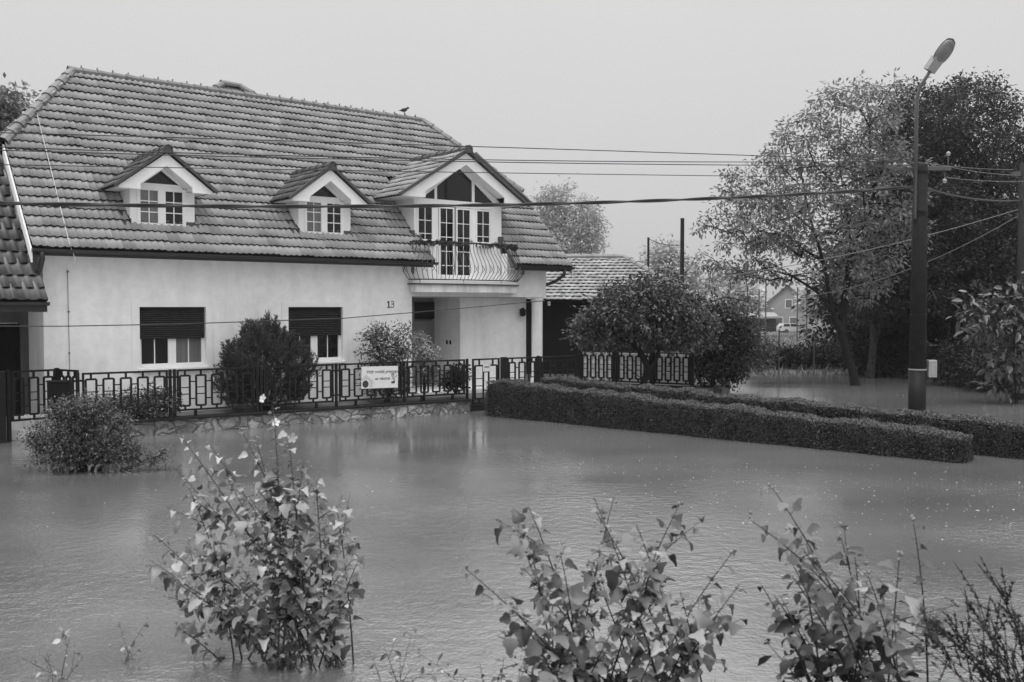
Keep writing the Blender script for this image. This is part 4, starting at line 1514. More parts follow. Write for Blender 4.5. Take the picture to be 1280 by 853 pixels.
for k in range(26):
    x, z = 0.36 + random.gauss(0, 0.045), 0.03 + random.gauss(0, 0.055)
    r = random.uniform(0.010, 0.02)
    mb.add([(x + r * math.cos(2 * math.pi * q / 8), -0.0075 - k * 0.0001, z + r * math.sin(2 * math.pi * q / 8)) for q in range(8)], [tuple(range(8))])
mb.build('printed_bouquet', M['sign_grey'], sg)
MB().add([(0.31, -0.0085, -0.16), (0.40, -0.0085, -0.16), (0.41, -0.0085, -0.09), (0.37, -0.0085, -0.10), (0.30, -0.0085, -0.12)], [(0, 1, 2, 3, 4)]).build('printed_pot', M['text'], sg)

# ------------------------------------------------------------------ street lamp pole, wires
PX, PY = 9.98, 23.78
pole = thing('street_lamp', (PX, PY, 0), 0, 'thick concrete pole carrying a lamp on a bent pipe beside the farther hedge', 'street lamp')
prof = [(0.212, -0.6), (0.205, 1.15)]
MB().lathe(prof, 24).build('pole_foot', mat('pole_wet', 0.008, 0.5, 0.15, var=0.3, scale=7), pole, smooth=True)
MB().lathe([(0.212, 1.151), (0.212, 1.185)], 24).build('paint_ring', M['lamp_neck'], pole)
MB().lathe([(0.203, 1.186), (0.165, 6.18)], 24).build('pole_shaft', M['concrete_pole'], pole, smooth=True)
mb = MB()
for z in (4.95, 5.02, 6.0):
    mb.lathe([(0.186, z - 0.02), (0.186, z + 0.02)], 20)
mb.lathe([(0.185, 2.5), (0.2, 2.51), (0.2, 2.52), (0.185, 2.53)], 20)
mb.build('clamp_band', M['iron'], pole)
pipe = [(-0.17, -0.12, 4.85), (-0.17, -0.12, 7.55), (-0.155, -0.13, 7.80), (-0.10, -0.16, 8.02), (-0.02, -0.21, 8.18), (0.12, -0.29, 8.44)]
MB().tube(pipe, [0.048, 0.046, 0.046, 0.044, 0.042, 0.04], 12).build('lamp_arm', M['steel'], pole, smooth=True)
axis = norm(np.array([0.50, -0.25, 0.80]))
nrm = np.array([0.10, -0.93, -0.35])
nrm = norm(nrm - axis * (nrm @ axis))
side = np.cross(nrm, axis)
c0 = np.array([0.10, -0.28, 8.40])


def head_shell(flip, w_, depth, a0, a1, shrink=1.0):
    vs, fs = [], []
    nu_, nv = 14, 6
    for i in range(nu_ + 1):
        f = i / nu_
        s_ = a0 + (a1 - a0) * f
        rad = w_ * math.sqrt(max(0.0, 1 - (2 * f - 1) ** 2)) ** 0.85
        for j in range(nv + 1):
            ph = math.pi * j / nv
            vs.append(c0 + axis * s_ + side * math.cos(ph) * rad + flip * nrm * math.sin(ph) * depth * (rad / w_))
    for i in range(nu_):
        for j in range(nv):
            a = i * (nv + 1) + j
            fs.append((a, a + 1, a + nv + 2, a + nv + 1))
    return vs, fs


MB().add(*head_shell(-1, 0.195, 0.16, 0.14, 0.84)).build('lamp_housing', M['lamp_top'], pole, smooth=True)
MB().add(*head_shell(1, 0.178, 0.08, 0.17, 0.80)).build('lamp_bowl', M['lamp_glass'], pole, smooth=True)
nk = MB()
hw = 0.115
vs = []
for s_, wv_ in ((-0.04, hw), (0.30, hw * 1.1)):
    for a, b in ((-1, -0.16), (1, -0.16), (1, 0.05), (-1, 0.05)):
        vs.append(c0 + axis * s_ + side * a * wv_ + nrm * b)
nk.add(vs, [(0, 1, 2, 3), (7, 6, 5, 4), (0, 4, 5, 1), (1, 5, 6, 2), (2, 6, 7, 3), (3, 7, 4, 0)])
nk.build('lamp_neck', M['lamp_neck'], pole)
mb = MB().box(0.14, 0.72, -0.07, 0.01, 6.03, 6.13, 0.01)
mb.box(-0.62, 0.14, 0.17, 0.24, 6.06, 6.14, 0.01)
mb.build('cross_arm', M['steel'], pole)
for x, y, z in ((-0.55, 0.2, 6.14), (0.66, -0.03, 6.38), (0.58, -0.03, 5.72), (-0.30, 0.2, 6.14)):
    MB().lathe([(0.02, 0.0), (0.052, 0.015), (0.038, 0.04), (0.06, 0.065), (0.03, 0.10), (0.015, 0.11)], 12, (x, y, z)).build('insulator', M['porcelain'], pole, smooth=True)
mb = MB().tube([(0.66, -0.03, 6.1), (0.66, -0.03, 6.4)], 0.015, 6)
mb.tube([(0.58, -0.03, 6.05), (0.58, -0.03, 5.72)], 0.015, 6)
mb.build('insulator_pin', M['steel'], pole)

mbx = thing('meter_cabinet', (PX + 0.33, PY - 0.04, 0), 0, 'small pale cabinet with a framed door fixed beside the concrete pole above the water', 'cabinet')
MB().box(-0.10, 0.10, -0.08, 0.08, 0.98, 1.40, 0.01).build('cabinet_body', M['cabinet'], mbx)
mb = MB()
mb.box(-0.075, 0.075, -0.088, -0.082, 1.02, 1.05)
mb.box(-0.075, 0.075, -0.088, -0.082, 1.33, 1.36)
mb.box(-0.075, -0.05, -0.088, -0.082, 1.05, 1.33)
mb.box(0.05, 0.075, -0.088, -0.082, 1.05, 1.33)
for k in range(3):
    mb.box(-0.05, 0.05, -0.087, -0.082, 1.10 + 0.07 * k, 1.115 + 0.07 * k)
mb.build('cabinet_door', M['lamp_neck'], mbx)
MB().box(-0.16, -0.10, -0.03, 0.03, 1.1, 1.25).build('bracket', M['steel'], mbx)

wp = thing('utility_pole', (14.74, 28.1, 0), 0, 'slender dark wooden utility pole at the right before the dark trees', 'pole')
MB().lathe([(0.115, -0.6), (0.085, 6.85)], 14).build('pole_shaft', M['wood_pole'], wp, smooth=True)
mb = MB().lathe([(0.13, 0.2), (0.13, 0.42)], 14).box(-0.3, 0.3, -0.04, 0.04, 6.5, 6.6)
mb.build('cross_arm', M['steel'], wp)


def span(p, q, sag, n=40):
    p, q = np.array(p, float), np.array(q, float)
    return [p + (q - p) * (i / n) - np.array([0, 0, 4 * sag * (i / n) * (1 - i / n)]) for i in range(n + 1)]


WP = np.array([14.74, 28.1, 0])
LW = lambda dz: np.array([-19.5, 12.8, dz])
GW = 'overhead wires above the house front'
wires = [
    ('top wire of the bundle of thin wires crossing before the roof', at(590, 190, 20.7), at(0, 166, 16.9), np.array([PX - 0.3, PY + 0.2, 6.30]), M['wire'], 0.0095),
    ('second thin wire from the top crossing before the roof', at(640, 205, 20.9), at(0, 184, 16.9), np.array([PX - 0.55, PY + 0.2, 6.29]), M['wire'], 0.0095),
    ('third thin wire from the top, close under the second one', at(640, 208.5, 20.6), at(0, 188, 16.7), np.array([PX + 0.02, PY - 0.15, 6.13]), M['wire'], 0.0095),
    ('lowest of the thin wires crossing before the gable windows', at(640, 221.5, 20.7), at(0, 206, 16.8), np.array([PX - 0.15, PY - 0.15, 5.83]), M['wire'], 0.0080),
]


def curve3(l, m_, r, n=48, ext=0.35):
    """Parabola through three points in the vertical plane of l and r, carried on beyond l."""
    l, m_, r = (np.array(q, float) for q in (l, m_, r))
    d = r[:2] - l[:2]
    L2 = d @ d
    tm = ((m_[:2] - l[:2]) @ d) / L2
    lin = l[2] + (r[2] - l[2]) * tm
    k = (m_[2] - lin) / (tm * (1 - tm))
    pts = []
    for i in range(n + 1):
        t = -ext + (1 + ext) * i / n
        xy = l[:2] + d * t
        pts.append(np.array([xy[0], xy[1], l[2] + (r[2] - l[2]) * t + k * t * (1 - t)]))
    return pts


for lab, mid, left, right, m_, r_ in wires:
    o = MB().tube(curve3(left, mid, right), r_, 6).build('overhead_wire', m_)
    tag(o, lab, 'wire', GW)
for k, (z0, x0, y0_) in enumerate(((6.30, -0.3, 0.2), (6.12, 0.66, -0.03), (5.86, 0.58, -0.03))):
    o = MB().tube(span((PX + x0, PY + y0_, z0), (WP[0] + (-0.25 + 0.25 * k), WP[1], 6.66 - 0.16 * k), 0.05), 0.008, 5).build('overhead_wire', M['wire_pale'])
    tag(o, ('uppermost' if k == 0 else 'middle' if k == 1 else 'lowest') + ' of three pale wires from the lamp pole to the wooden pole', 'wire', 'pale wires between the two poles')
# twisted service cable
pts = curve3(at(0, 254, 17.0), at(640, 258, 20.6), (PX - 0.2, PY - 0.1, 5.62), 220, 0.3)
mb = MB()
dirv = norm(pts[-1] - pts[0])
sd = norm(np.cross(dirv, (0, 0, 1)))
s_len = 0
for ph in (0, math.pi):
    q = []
    s_len = 0
    for i, p in enumerate(pts):
        if i:
            s_len += np.linalg.norm(p - pts[i - 1])
        a = s_len * 2 * math.pi / 2.6 + ph
        q.append(p + 0.019 * (sd * math.cos(a) + np.array([0, 0, 1.0]) * math.sin(a)))
    mb.tube(q, 0.021, 6)
tag(mb.build('service_cable', M['wire']), 'thick twisted black cable sagging across the dormers to the lamp pole', 'cable')
mb = MB().tube(span((PX + 0.2, PY + 0.1, 5.60), (WP[0], WP[1], 5.78), 0.12), 0.026, 6)
tag(mb.build('service_cable', M['wire']), 'black cable carried on from the lamp pole to the wooden pole', 'cable')
# sagging telephone wire low before the windows
pa, pb, pc = at(-60, 408, 17.5), at(215, 405.5, 18.9), at(681, 376, 25.4)
cp = [pa, at(80, 408, 18.2), pb, at(320, 402, 19.9), at(430, 398, 21.2), at(515, 391, 22.5), at(600, 383.5, 24.0), pc]
tag(MB().tube(cp, 0.010, 6).build('telephone_wire', M['wire']), 'single low wire sagging before the ground floor shutters to the porch column', 'wire')
mb = MB().tube(span(at(856, 352, 30), (WP[0], WP[1], 5.55), 0.25), 0.012, 5)
tag(mb.build('telephone_wire', M['wire_pale']), 'upper of two slanting wires from the wooden pole down behind the lamp pole', 'wire')
mb = MB().tube(span(at(1000, 372, 31), (WP[0], WP[1], 5.40), 0.4), 0.010, 5)
tag(mb.build('telephone_wire', M['wire_pale']), 'lower of two slanting wires from the wooden pole down behind the lamp pole', 'wire')
for x, yt, Y, r_, lab in ((853, 273, 42, 0.085, 'thicker bare post rising behind the small round tree'), (810.5, 297, 42, 0.05, 'thinner bare post with a wire at its top beside the shed roof')):
    p = at(x, yt, Y)
    mb = MB().lathe([(r_ * 1.1, -0.5), (r_, p[2])], 10)
    mb.tube([(0, -r_ - 0.05, p[2] - 0.25), (0, r_ + 0.05, p[2] - 0.25)], 0.02, 5)
    o = tag(mb.build('bare_post', M['wood_pole']), lab, 'post')
    o.location = (p[0], p[1], 0)
tag(MB().tube(span(at(811, 299, 42), at(853, 306, 42), 0.12, 10), 0.015, 5).build('overhead_wire', M['wire']), 'short wire slung between the two bare posts behind the shed', 'wire')

# ------------------------------------------------------------------ tiled shed behind the porch
sh = thing('tiled_shed', (4.0, 36.0, 0), 0, 'long low shed with a pale tiled roof and dark walls behind the porch', 'shed')
y_e, z_e, y_r, z_r = -1.9, 2.92, 2.0, 4.62
Ls = math.hypot(y_r - y_e, z_r - z_e)
vv_ = np.array([0, y_r - y_e, z_r - z_e]) / Ls
nn_ = np.array([0, -(z_r - z_e), y_r - y_e]) / Ls
rf = tiles('roof', M['tile_shed'], sh, (-7, y_e, z_e), (1, 0, 0), vv_, nn_, 9.6, Ls, 0.30, 0.22, lambda u, v: u < 9.6 - 2.2 * v / Ls and u > 0.0, amp=0.022, step=0.06, tilew=0.22, sub=6)
mb = MB()
mb.add([(-7, y_e + 0.02, z_e - 0.05), (2.6, y_e + 0.02, z_e - 0.05), (0.4, y_r, z_r - 0.05), (-7, y_r, z_r - 0.05), (-7, 6, z_e), (2.6, 6, z_e)], [(0, 1, 2, 3), (3, 2, 5, 4), (1, 5, 2)])
mb.build('roof_deck', M['dark_wood'], rf)
mb = MB()
mb.caps((-7, y_r, z_r + 0.03), (0.4, y_r, z_r + 0.03), 0.13, 0.4)
mb.caps((2.6, y_e, z_e + 0.05), (0.4, y_r, z_r + 0.03), 0.13, 0.4)
mb.build('ridge_tiles', M['tile_shed'], rf)
mb = MB().box(-6.8, 2.2, -1.3, 5.8, -0.5, 3.0)
mb.build('plank_wall', M['dark_wood'], sh)
mb = MB()
for k in range(30):
    mb.box(-6.8 + k * 0.3, -6.8 + k * 0.3 + 0.28, -1.325, -1.302, 0.3, 2.9)
mb.build('wall_boards', M['dark_wood'], sh)

# ------------------------------------------------------------------ clipped hedges
HD = np.array([0.7530, -0.6580, 0])       # along the hedge
HN = np.array([0.6580, 0.7530, 0])        # across, away from the camera


def hedge(name, p0, length, width, h0, h1, label, seed):
    g_ = np.random.default_rng(seed)
    o = thing(name, (p0[0], p0[1], 0), math.atan2(HD[1], HD[0]), label, 'hedge', 'clipped hedges beside the garden path')
    H_ = lambda s: h0 + (h1 - h0) * np.clip(s / length, 0, 1)
    # lumpy core
    nxs, prof_n = 90, 12
    vs, fs = [], []
    for i in range(nxs + 1):
        s = length * i / nxs
        h = H_(s)
        for j in range(prof_n + 1):
            f = j / prof_n
            if f < 0.38:
                y, z = 0.0, -0.4 + (h + 0.4) * f / 0.38
            elif f < 0.62:
                y, z = width * (f - 0.38) / 0.24, h
            else:
                y, z = width, h - (h + 0.4) * (f - 0.62) / 0.38
            bump = 0.018 * math.sin(s * 3.1 + j) + 0.015 * math.sin(s * 7.7 + 2 * j)
            vs.append((s, 0.045 + y * (width - 0.09) / width + bump * (1 if y < width / 2 else -1), z - 0.05 + bump))
    for i in range(nxs):
        for j in range(prof_n):
            a = i * (prof_n + 1) + j
            fs.append((a, a + prof_n + 1, a + prof_n + 2, a + 1))
    fs.append(tuple(range(prof_n + 1)))
    fs.append(tuple(range(nxs * (prof_n + 1) + prof_n, nxs * (prof_n + 1) - 1, -1)))
    MB().add(vs, fs).build('hedge_core', M['hedge_core'], o)
    # leaves over front, top, ends and back
    parts_ = []
    def emit(n, f):
        u, v = g_.random(n), g_.random(n)
        p, nn = f(u, v)
        parts_.append((p, nn))
    rr = 0.10
    def rounded(s, y, z, ny, nz):
        return s, y, z, ny, nz
    nf = int(length * (h0 + h1) / 2 * 6000)
    nt_ = int(length * width * 5600)
    def front(u, v):
        s = u * length
        h = H_(s)
        z = v * h
        y = np.zeros_like(u)
        k = np.clip((z - (h - rr)) / rr, 0, 1)
        y += rr * (1 - np.sqrt(1 - k ** 2 * 0.9))
        n_ = np.stack([0 * u, -1 + 0 * u, 0.15 + k * 0.8], 1)
        return np.stack([s, y, z], 1), n_
    def back(u, v):
        p, n_ = front(u, v)
        p[:, 1] = width - p[:, 1]
        n_[:, 1] *= -1
        return p, n_
    def top(u, v):
        s = u * length
        return np.stack([s, rr * 0.5 + v * (width - rr), H_(s)], 1), np.stack([0 * u, 0 * u, 1 + 0 * u], 1)
    def end0(u, v):
        return np.stack([0 * u, u * width, v * h0], 1), np.stack([-1 + 0 * u, 0 * u, 0.2 + 0 * u], 1)
    def end1(u, v):
        return np.stack([length + 0.06 * np.sin(u * 3.1), u * width, v * h1], 1), np.stack([1 + 0 * u, 0 * u, 0.2 + 0 * u], 1)
    emit(nf, front)
    emit(nf // 3, back)
    emit(nt_, top)
    emit(int(width * h0 * 2500), end0)
    emit(int(width * h1 * 3000), end1)
    P = np.concatenate([a for a, b in parts_])
    N_ = np.concatenate([b for a, b in parts_])
    lump = 0.022 * np.sin(P[:, 0] * 5.3 + P[:, 2] * 6) + 0.016 * np.sin(P[:, 0] * 11.7 + P[:, 1] * 9 + 1) + 0.02 * np.sin(P[:, 0] * 2.1)
    P = P + N_ * (lump + g_.normal(size=len(P)) * 0.014)[:, None]
    P = P[P[:, 2] > -0.02] if False else P
    D_ = g_.normal(size=P.shape) * 0.7 + N_ * 0.5
    NN = N_ + g_.normal(size=P.shape) * np.where(N_[:, 2:3] > 0.8, 0.28, 0.75)
    L = g_.uniform(0.018, 0.038, len(P))
    tn = np.where(N_[:, 2] > 0.8, 0.62 + 0.38 * g_.random(len(P)), 0.6 * g_.random(len(P)))   # top leaves painted paler for the overhead light, sides darker
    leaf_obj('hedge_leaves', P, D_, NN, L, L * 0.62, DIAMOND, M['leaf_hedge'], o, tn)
    return o


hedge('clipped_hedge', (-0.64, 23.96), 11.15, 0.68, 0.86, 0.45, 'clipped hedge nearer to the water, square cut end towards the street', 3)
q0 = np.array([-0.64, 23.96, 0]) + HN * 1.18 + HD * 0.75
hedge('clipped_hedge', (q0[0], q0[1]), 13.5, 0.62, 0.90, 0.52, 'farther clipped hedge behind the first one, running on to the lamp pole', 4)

# ------------------------------------------------------------------ trees and shrubs
def tree(name, label, stems, ells, n, mind, per, spread, leaf, mleaf, mbark, cat='tree', r_tip=0.012, r_max=0.2, group=None, tmpl=DIAMOND, droop=0.5, aspect=0.5, flat=0.6, hollow=0.35, flare=1.25, crown_name='crown', trunk_name='trunk', bdroop=0.0):
    o = thing(name, (stems[0][0][0], stems[0][0][1], 0), 0, label, cat, group)
    b = np.array([stems[0][0][0], stems[0][0][1], 0.0])
    T = crown_points(ells, n, mind, hollow) - b
    S = [[np.array(p, float) - b for p in s] for s in stems]
    P, par, rad = skeleton(S, T, r_tip, r_max, droop=bdroop)
    wood(trunk_name, P, par, rad, mbark, o, flare=flare)
    # leaf clusters at twig ends and along the outer twigs
    crown(crown_name, T, per, spread, leaf, mleaf, o, tmpl, droop, aspect, flat=flat)
    return o


def E(x, y, Y, rx, ry, rd=None):
    """Ellipsoid given by its place and size in metres through a pixel at depth Y."""
    s = Y / F
    return (at(x, y, Y), (rx * s, (rd if rd is not None else rx) * s, ry * s))


Y = 33.3
tree('broadleaf_tree', 'loose crowned tree with a forked leaning trunk, standing in flood water near the lamp pole',
     [[at(1070, 486, Y), at(1066, 465, Y), at(1058, 440, Y), at(1052, 415, Y)],
      [at(1052, 415, Y), at(1040, 388, Y), at(1020, 364, Y - .3), at(990, 345, Y - .6), at(955, 335, Y - 1)],
      [at(1052, 415, Y), at(1055, 380, Y + .2), at(1062, 330, Y + .3), at(1060, 270, Y + .2), at(1048, 200, Y)],
      [at(1040, 388, Y), at(1030, 330, Y), at(1012, 270, Y + .4), at(1000, 210, Y + .5)],
      [at(1062, 330, Y + .3), at(1085, 270, Y - .2), at(1100, 200, Y - .4)]],
     [E(1010, 250, Y, 105, 88), E(940, 285, Y, 75, 62), E(1055, 175, Y, 80, 75), E(905, 355, Y, 38, 42, 50), E(1095, 250, Y, 70, 100), E(1100, 130, Y, 45, 35), E(1082, 345, Y, 48, 40), E(985, 340, Y, 60, 14, 60)],
     410, 0.33, 44, 0.15, 0.17, M['leaf_walnut'], M['bark'], r_tip=0.011, r_max=0.30, hollow=0.3, aspect=0.42, flat=0.75)

GT = 'dark trees behind the lamp pole'
Y = 37
tree('dense_tree', 'dark dense tree with a slanting pale trunk, directly behind the lamp pole', [[at(1088, 470, Y), at(1092, 430, Y), at(1108, 385, Y), at(1128, 330, Y), at(1142, 290, Y)], [at(1092, 430, Y), at(1090, 380, Y), at(1085, 320, Y)]],
     [E(1140, 270, Y, 75, 110), E(1120, 350, Y, 70, 60), E(1150, 160, Y, 65, 55)], 330, 0.40, 100, 0.25, 0.15, M['leaf_mid'], M['bark_pale'], group=GT, r_max=0.20, hollow=0.2)
Y = 39
tree('dense_tree', 'tallest dark dense tree, its crown reaching the lamp head right of the pole', [[at(1180, 482, Y - 3), at(1182, 440, Y - 3), at(1186, 380, Y - 1.5), at(1190, 300, Y)]],
     [E(1195, 180, Y, 85, 80), E(1190, 280, Y, 90, 90), E(1200, 370, Y, 85, 70), E(1215, 120, Y, 40, 28)], 420, 0.40, 105, 0.26, 0.15, M['leaf_mid'], M['bark'], group=GT, r_max=0.34, hollow=0.2)
Y = 41
tree('dense_tree', 'dark tree with narrow upright tips at the right edge of the wood', [[at(1275, 480, Y), at(1272, 400, Y), at(1270, 260, Y)]],
     [E(1275, 260, Y, 70, 95), E(1265, 370, Y, 80, 80), E(1257, 180, Y, 16, 50), E(1275, 175, Y, 14, 48), E(1240, 190, Y, 14, 40), E(1300, 200, Y, 40, 60)], 380, 0.38, 100, 0.24, 0.15, M['leaf_mid'], M['bark'], group=GT, r_max=0.25, hollow=0.2)
Y = 45
tree('dense_tree', 'dark tree filling the gap low behind the leaning broadleaf tree', [[at(1090, 460, Y), at(1085, 400, Y), at(1075, 330, Y)]],
     [E(1085, 370, Y, 55, 70), E(1120, 400, Y, 60, 60), E(1150, 330, Y, 80, 90)], 240, 0.5, 90, 0.42, 0.24, M['leaf_dark'], M['bark'], group=GT, hollow=0.15)

# dark undergrowth at the feet of the trees: each bush a thing
def bush(name, label, x, yb, Y, ells, n, mind, per, spread, leaf, mleaf, cat='shrub', tmpl=DIAMOND, aspect=0.5, droop=0.3, group=None, nst=4, base_z=None, hollow=0.25, flat=0.8, r_max=0.04):
    b = at(x, yb, Y)
    if base_z is not None:
        b[2] = base_z
    stems = []
    for k in range(nst):
        c, r = ells[k % len(ells)]
        a = 2 * math.pi * k / nst
        e = np.array(c) + np.array([math.cos(a) * r[0] * 0.4, math.sin(a) * r[1] * 0.4, r[2] * 0.2])
        stems.append([b, b + (e - b) * 0.5 + np.array([0, 0, 0.05]), e] if k else [b, b + (e - b) * 0.4, e])
    return tree(name, label, stems, ells, n, mind, per, spread, leaf, mleaf, M['bark'], cat, r_tip=0.006, r_max=r_max, group=group, tmpl=tmpl, droop=droop, aspect=aspect, flat=flat, hollow=hollow, flare=1.0, crown_name='foliage', trunk_name='stems')


GU = 'low dark bushes under the trees'
bush('undergrowth_bush', 'low dark bush right of the leaning broadleaf trunk', 1105, 470, 38, [E(1105, 435, 38, 45, 38), E(1125, 410, 38, 30, 40)], 90, 0.35, 80, 0.26, 0.16, M['leaf_dark'], group=GU)
bush('undergrowth_bush', 'wide dark bush at the water edge right of the lamp pole', 1215, 475, 33, [E(1215, 452, 33, 55, 22), E(1250, 465, 31, 40, 20)], 100, 0.32, 70, 0.22, 0.14, M['leaf_dark'], group=GU)
bush('undergrowth_bush', 'tall dark bush filling the space behind the large leaved shrub', 1245, 470, 35, [E(1245, 420, 35, 50, 60), E(1285, 400, 35, 40, 80)], 130, 0.36, 90, 0.30, 0.17, M['leaf_dark'], group=GU)
bush('undergrowth_bush', 'dark bush between the lamp pole and the tallest dense tree', 1165, 465, 42, [E(1160, 425, 42, 50, 50), E(1135, 440, 42, 40, 30)], 130, 0.36, 90, 0.30, 0.17, M['leaf_dark'], group=GU)
# a long far shrubbery shading the wood behind
wd = thing('shrubbery', (24, 50, 0), 0, 'dark wood closing the view behind the lamp pole and the dense trees', 'wood')
wd['kind'] = 'stuff'
Tw = np.stack([rng.uniform(16.5, 40, 1500) - 24, rng.uniform(48, 53, 1500) - 50, rng.uniform(0.0, 9.5, 1500)], 1)
Tw = Tw[Tw[:, 2] < 9.5 - np.abs(np.sin(Tw[:, 0] * 0.7)) * 2.5]
crown('foliage_mass', Tw, 36, 0.5, 0.32, M['leaf_dark'], wd, droop=0.4)

# large leaved shrub at the right
Y = 27
bush('large_leaved_shrub', 'shrub with large drooping wet leaves at the right, before the wooden pole', 1270, 505, Y, [E(1250, 395, Y, 45, 40, 40), E(1215, 385, Y, 20, 22), E(1275, 370, Y, 30, 30), E(1255, 450, Y, 30, 45), E(1285, 430, Y, 30, 70)], 85, 0.22, 10, 0.15, 0.30, M['leaf_big'], tmpl=OVAL, aspect=0.42, droop=0.9, nst=6, base_z=-0.3, r_max=0.05)
MBs = MB().lathe([(0.24, -0.5), (0.22, 0.10), (0.18, 0.5), (0.16, 0.52)], 12)
o = tag(MBs.build('tree_stump', M['bark'], smooth=True), 'dark stump standing in the water at the right edge under the large leaved shrub', 'stump')
p = at(1272, 500, 28.4)
o.location = (p[0] + 0.05, p[1], 0)

# small round tree before the side fence
Y = 26.6
tree('round_tree', 'small round leafy tree with a forked trunk before the white backed fence panels',
     [[at(803, 487, Y), at(805, 476, Y), at(812, 462, Y), at(822, 445, Y), at(826, 425, Y)], [at(805, 476, Y), at(795, 468, Y), at(780, 458, Y), at(768, 445, Y)], [at(812, 462, Y), at(800, 440, Y), at(790, 415, Y)]],
     [E(800, 390, Y, 66, 42), E(758, 405, Y, 46, 32), E(842, 400, Y, 46, 38), E(815, 362, Y, 40, 22), E(738, 418, Y, 26, 18), E(870, 410, Y, 26, 28)], 320, 0.2, 52, 0.12, 0.12, M['leaf_fruit'], M['bark'], r_tip=0.008, r_max=0.10, hollow=0.3, aspect=0.55, flat=0.8)
GV = 'creeper bushes along the yard fence'
bush('creeper_bush', 'tall creeper covered bush right of the small round tree', 890, 482, 29, [E(890, 430, 29, 34, 52), E(915, 440, 29, 26, 40), E(875, 455, 29, 20, 30)], 150, 0.2, 70, 0.15, 0.11, M['leaf_dark'], group=GV)
bush('creeper_bush', 'ragged creeper with hanging shoots beyond the tall creeper bush', 925, 470, 33, [E(928, 425, 33, 24, 40), E(945, 440, 33, 20, 26), E(915, 400, 33, 16, 22)], 110, 0.22, 40, 0.16, 0.12, M['leaf_shrub'], group=GV)
for k, (x, wd_) in enumerate(((968, 32), (1003, 30), (1036, 28))):
    lab = ('overgrown fence bush next to the ragged creeper', 'middle overgrown bush on the wire fence beyond the water', 'overgrown fence bush touching the leaning broadleaf trunk')[k]
    bush('fence_bush', lab, x, 466, 41, [E(x - 8, 452, 41, wd_ * .8, 13), E(x + 10, 450, 41, wd_ * .7, 11)], 75, 0.25, 60, 0.2, 0.13, M['leaf_dark'], group='overgrown bushes beyond the flooded lawn')
for k, (x, yt, yb, YY) in enumerate(((974, 412, 480, 36.5), (1018, 413, 478, 36.5), (957.5, 350, 420, 74), (949, 362, 420, 74), (997, 360, 418, 74), (1009, 345, 421, 74))):
    p, q = at(x, yt, YY), at(x, yb, YY)
    o = MB().lathe([(0.028 if YY < 50 else 0.055, min(0, q[2]) - 0.3), (0.024 if YY < 50 else 0.05, p[2])], 8)
    o.tube([(0, -0.04, p[2] - 0.1), (0, 0.04, p[2] - 0.1)], 0.012, 5)
    o = o.build('thin_post', M['steel'])
    o.location = (p[0], p[1], 0)
    lab = ('thin fence post in the flooded lawn right of the creeper', 'thin fence post in the flooded lawn nearer to the broadleaf trunk', 'tall thin post left of the pale car', 'shorter thin post left of the tall one, far field',
           'tall thin post before the rear of the far gable house', 'tall thin post right of the pale car')[k]
    tag(o, lab, 'post', 'thin posts on the right')

# rounded conifer bush by the house wall
cb = at(333, 470, 22.55)
con = thing('conifer_bush', (cb[0], cb[1], 0.3), HROT, 'dense dark rounded conifer bush between the two shuttered windows', 'shrub')
ncl = 620
T = []
while len(T) < ncl:
    u = norm(rng.normal(size=3))
    if u[2] < -0.8:
        continue
    rr_ = 0.5 + 0.5 * rng.random() ** 0.4
    T.append(u * rr_ * np.array([1.08 - 0.38 * max(0, u[2]), 0.52, 1.0]) * (1 + 0.09 * math.sin(u[0] * 9 + u[2] * 7)) + np.array([0, 0, 0.84]))
T = np.array(T)
nl = 46
idx = np.repeat(np.arange(ncl), nl)
axd = T - np.array([0, 0, 0.2])
axd /= np.linalg.norm(axd, axis=1, keepdims=True)
axd[:, 2] += 0.9
axd += rng.normal(size=axd.shape) * 0.22
axd /= np.linalg.norm(axd, axis=1, keepdims=True)
t_ = rng.random(len(idx))
C_ = T[idx] + axd[idx] * (t_ * 0.36)[:, None] + rng.normal(size=(len(idx), 3)) * (0.045 * (1.1 - t_))[:, None]
D_ = axd[idx] + rng.normal(size=(len(idx), 3)) * 0.45
bt = rng.random(ncl)
leaf_obj('foliage', C_, D_, rand_dirs(len(idx)), rng.uniform(0.06, 0.12, len(idx)), np.full(len(idx), 0.014), DIAMOND, M['leaf_yew'], con, np.clip(0.5 * bt[idx] + 0.25 * t_ + 0.25 * rng.random(len(idx)), 0, 1))
mb = MB()
for k in range(14):
    e = T[rng.integers(ncl)]
    mb.tube([(0, 0, -0.2), e * 0.5 + np.array([0, 0, 0.05]), e], [0.03, 0.02, 0.008], 5)
mb.build('stems', M['bark'], con)

Y = 24.5
bush('leafy_shrub', 'loose leafy shrub with upright sprays at the house corner under the number', 485, 470, Y, [E(485, 450, Y, 36, 30), E(480, 478, Y, 34, 14), E(478, 420, Y, 22, 16), E(500, 415, Y, 16, 15), E(462, 425, Y, 16, 10)], 120, 0.14, 34, 0.085, 0.10, M['leaf_shrub'], aspect=0.42, base_z=0.3, droop=0.1)
Y = 24.7
bush('hydrangea_bush', 'pale flowering bush before the dark front door', 530, 475, Y, [E(532, 440, Y, 14, 12), E(527, 425, Y, 9, 8), E(538, 458, Y, 16, 14)], 50, 0.10, 40, 0.07, 0.07, M['leaf_pale'], aspect=0.6, base_z=0.3)
Y = 20.75
bush('rose_bush', 'low tangled bush behind the first fence panel from the left', 175, 520, Y, [E(160, 505, Y, 30, 15), E(195, 503, Y, 28, 17), E(135, 512, Y, 20, 12)], 110, 0.13, 40, 0.09, 0.065, M['leaf_shrub'], base_z=0.3)
Y = 25.4
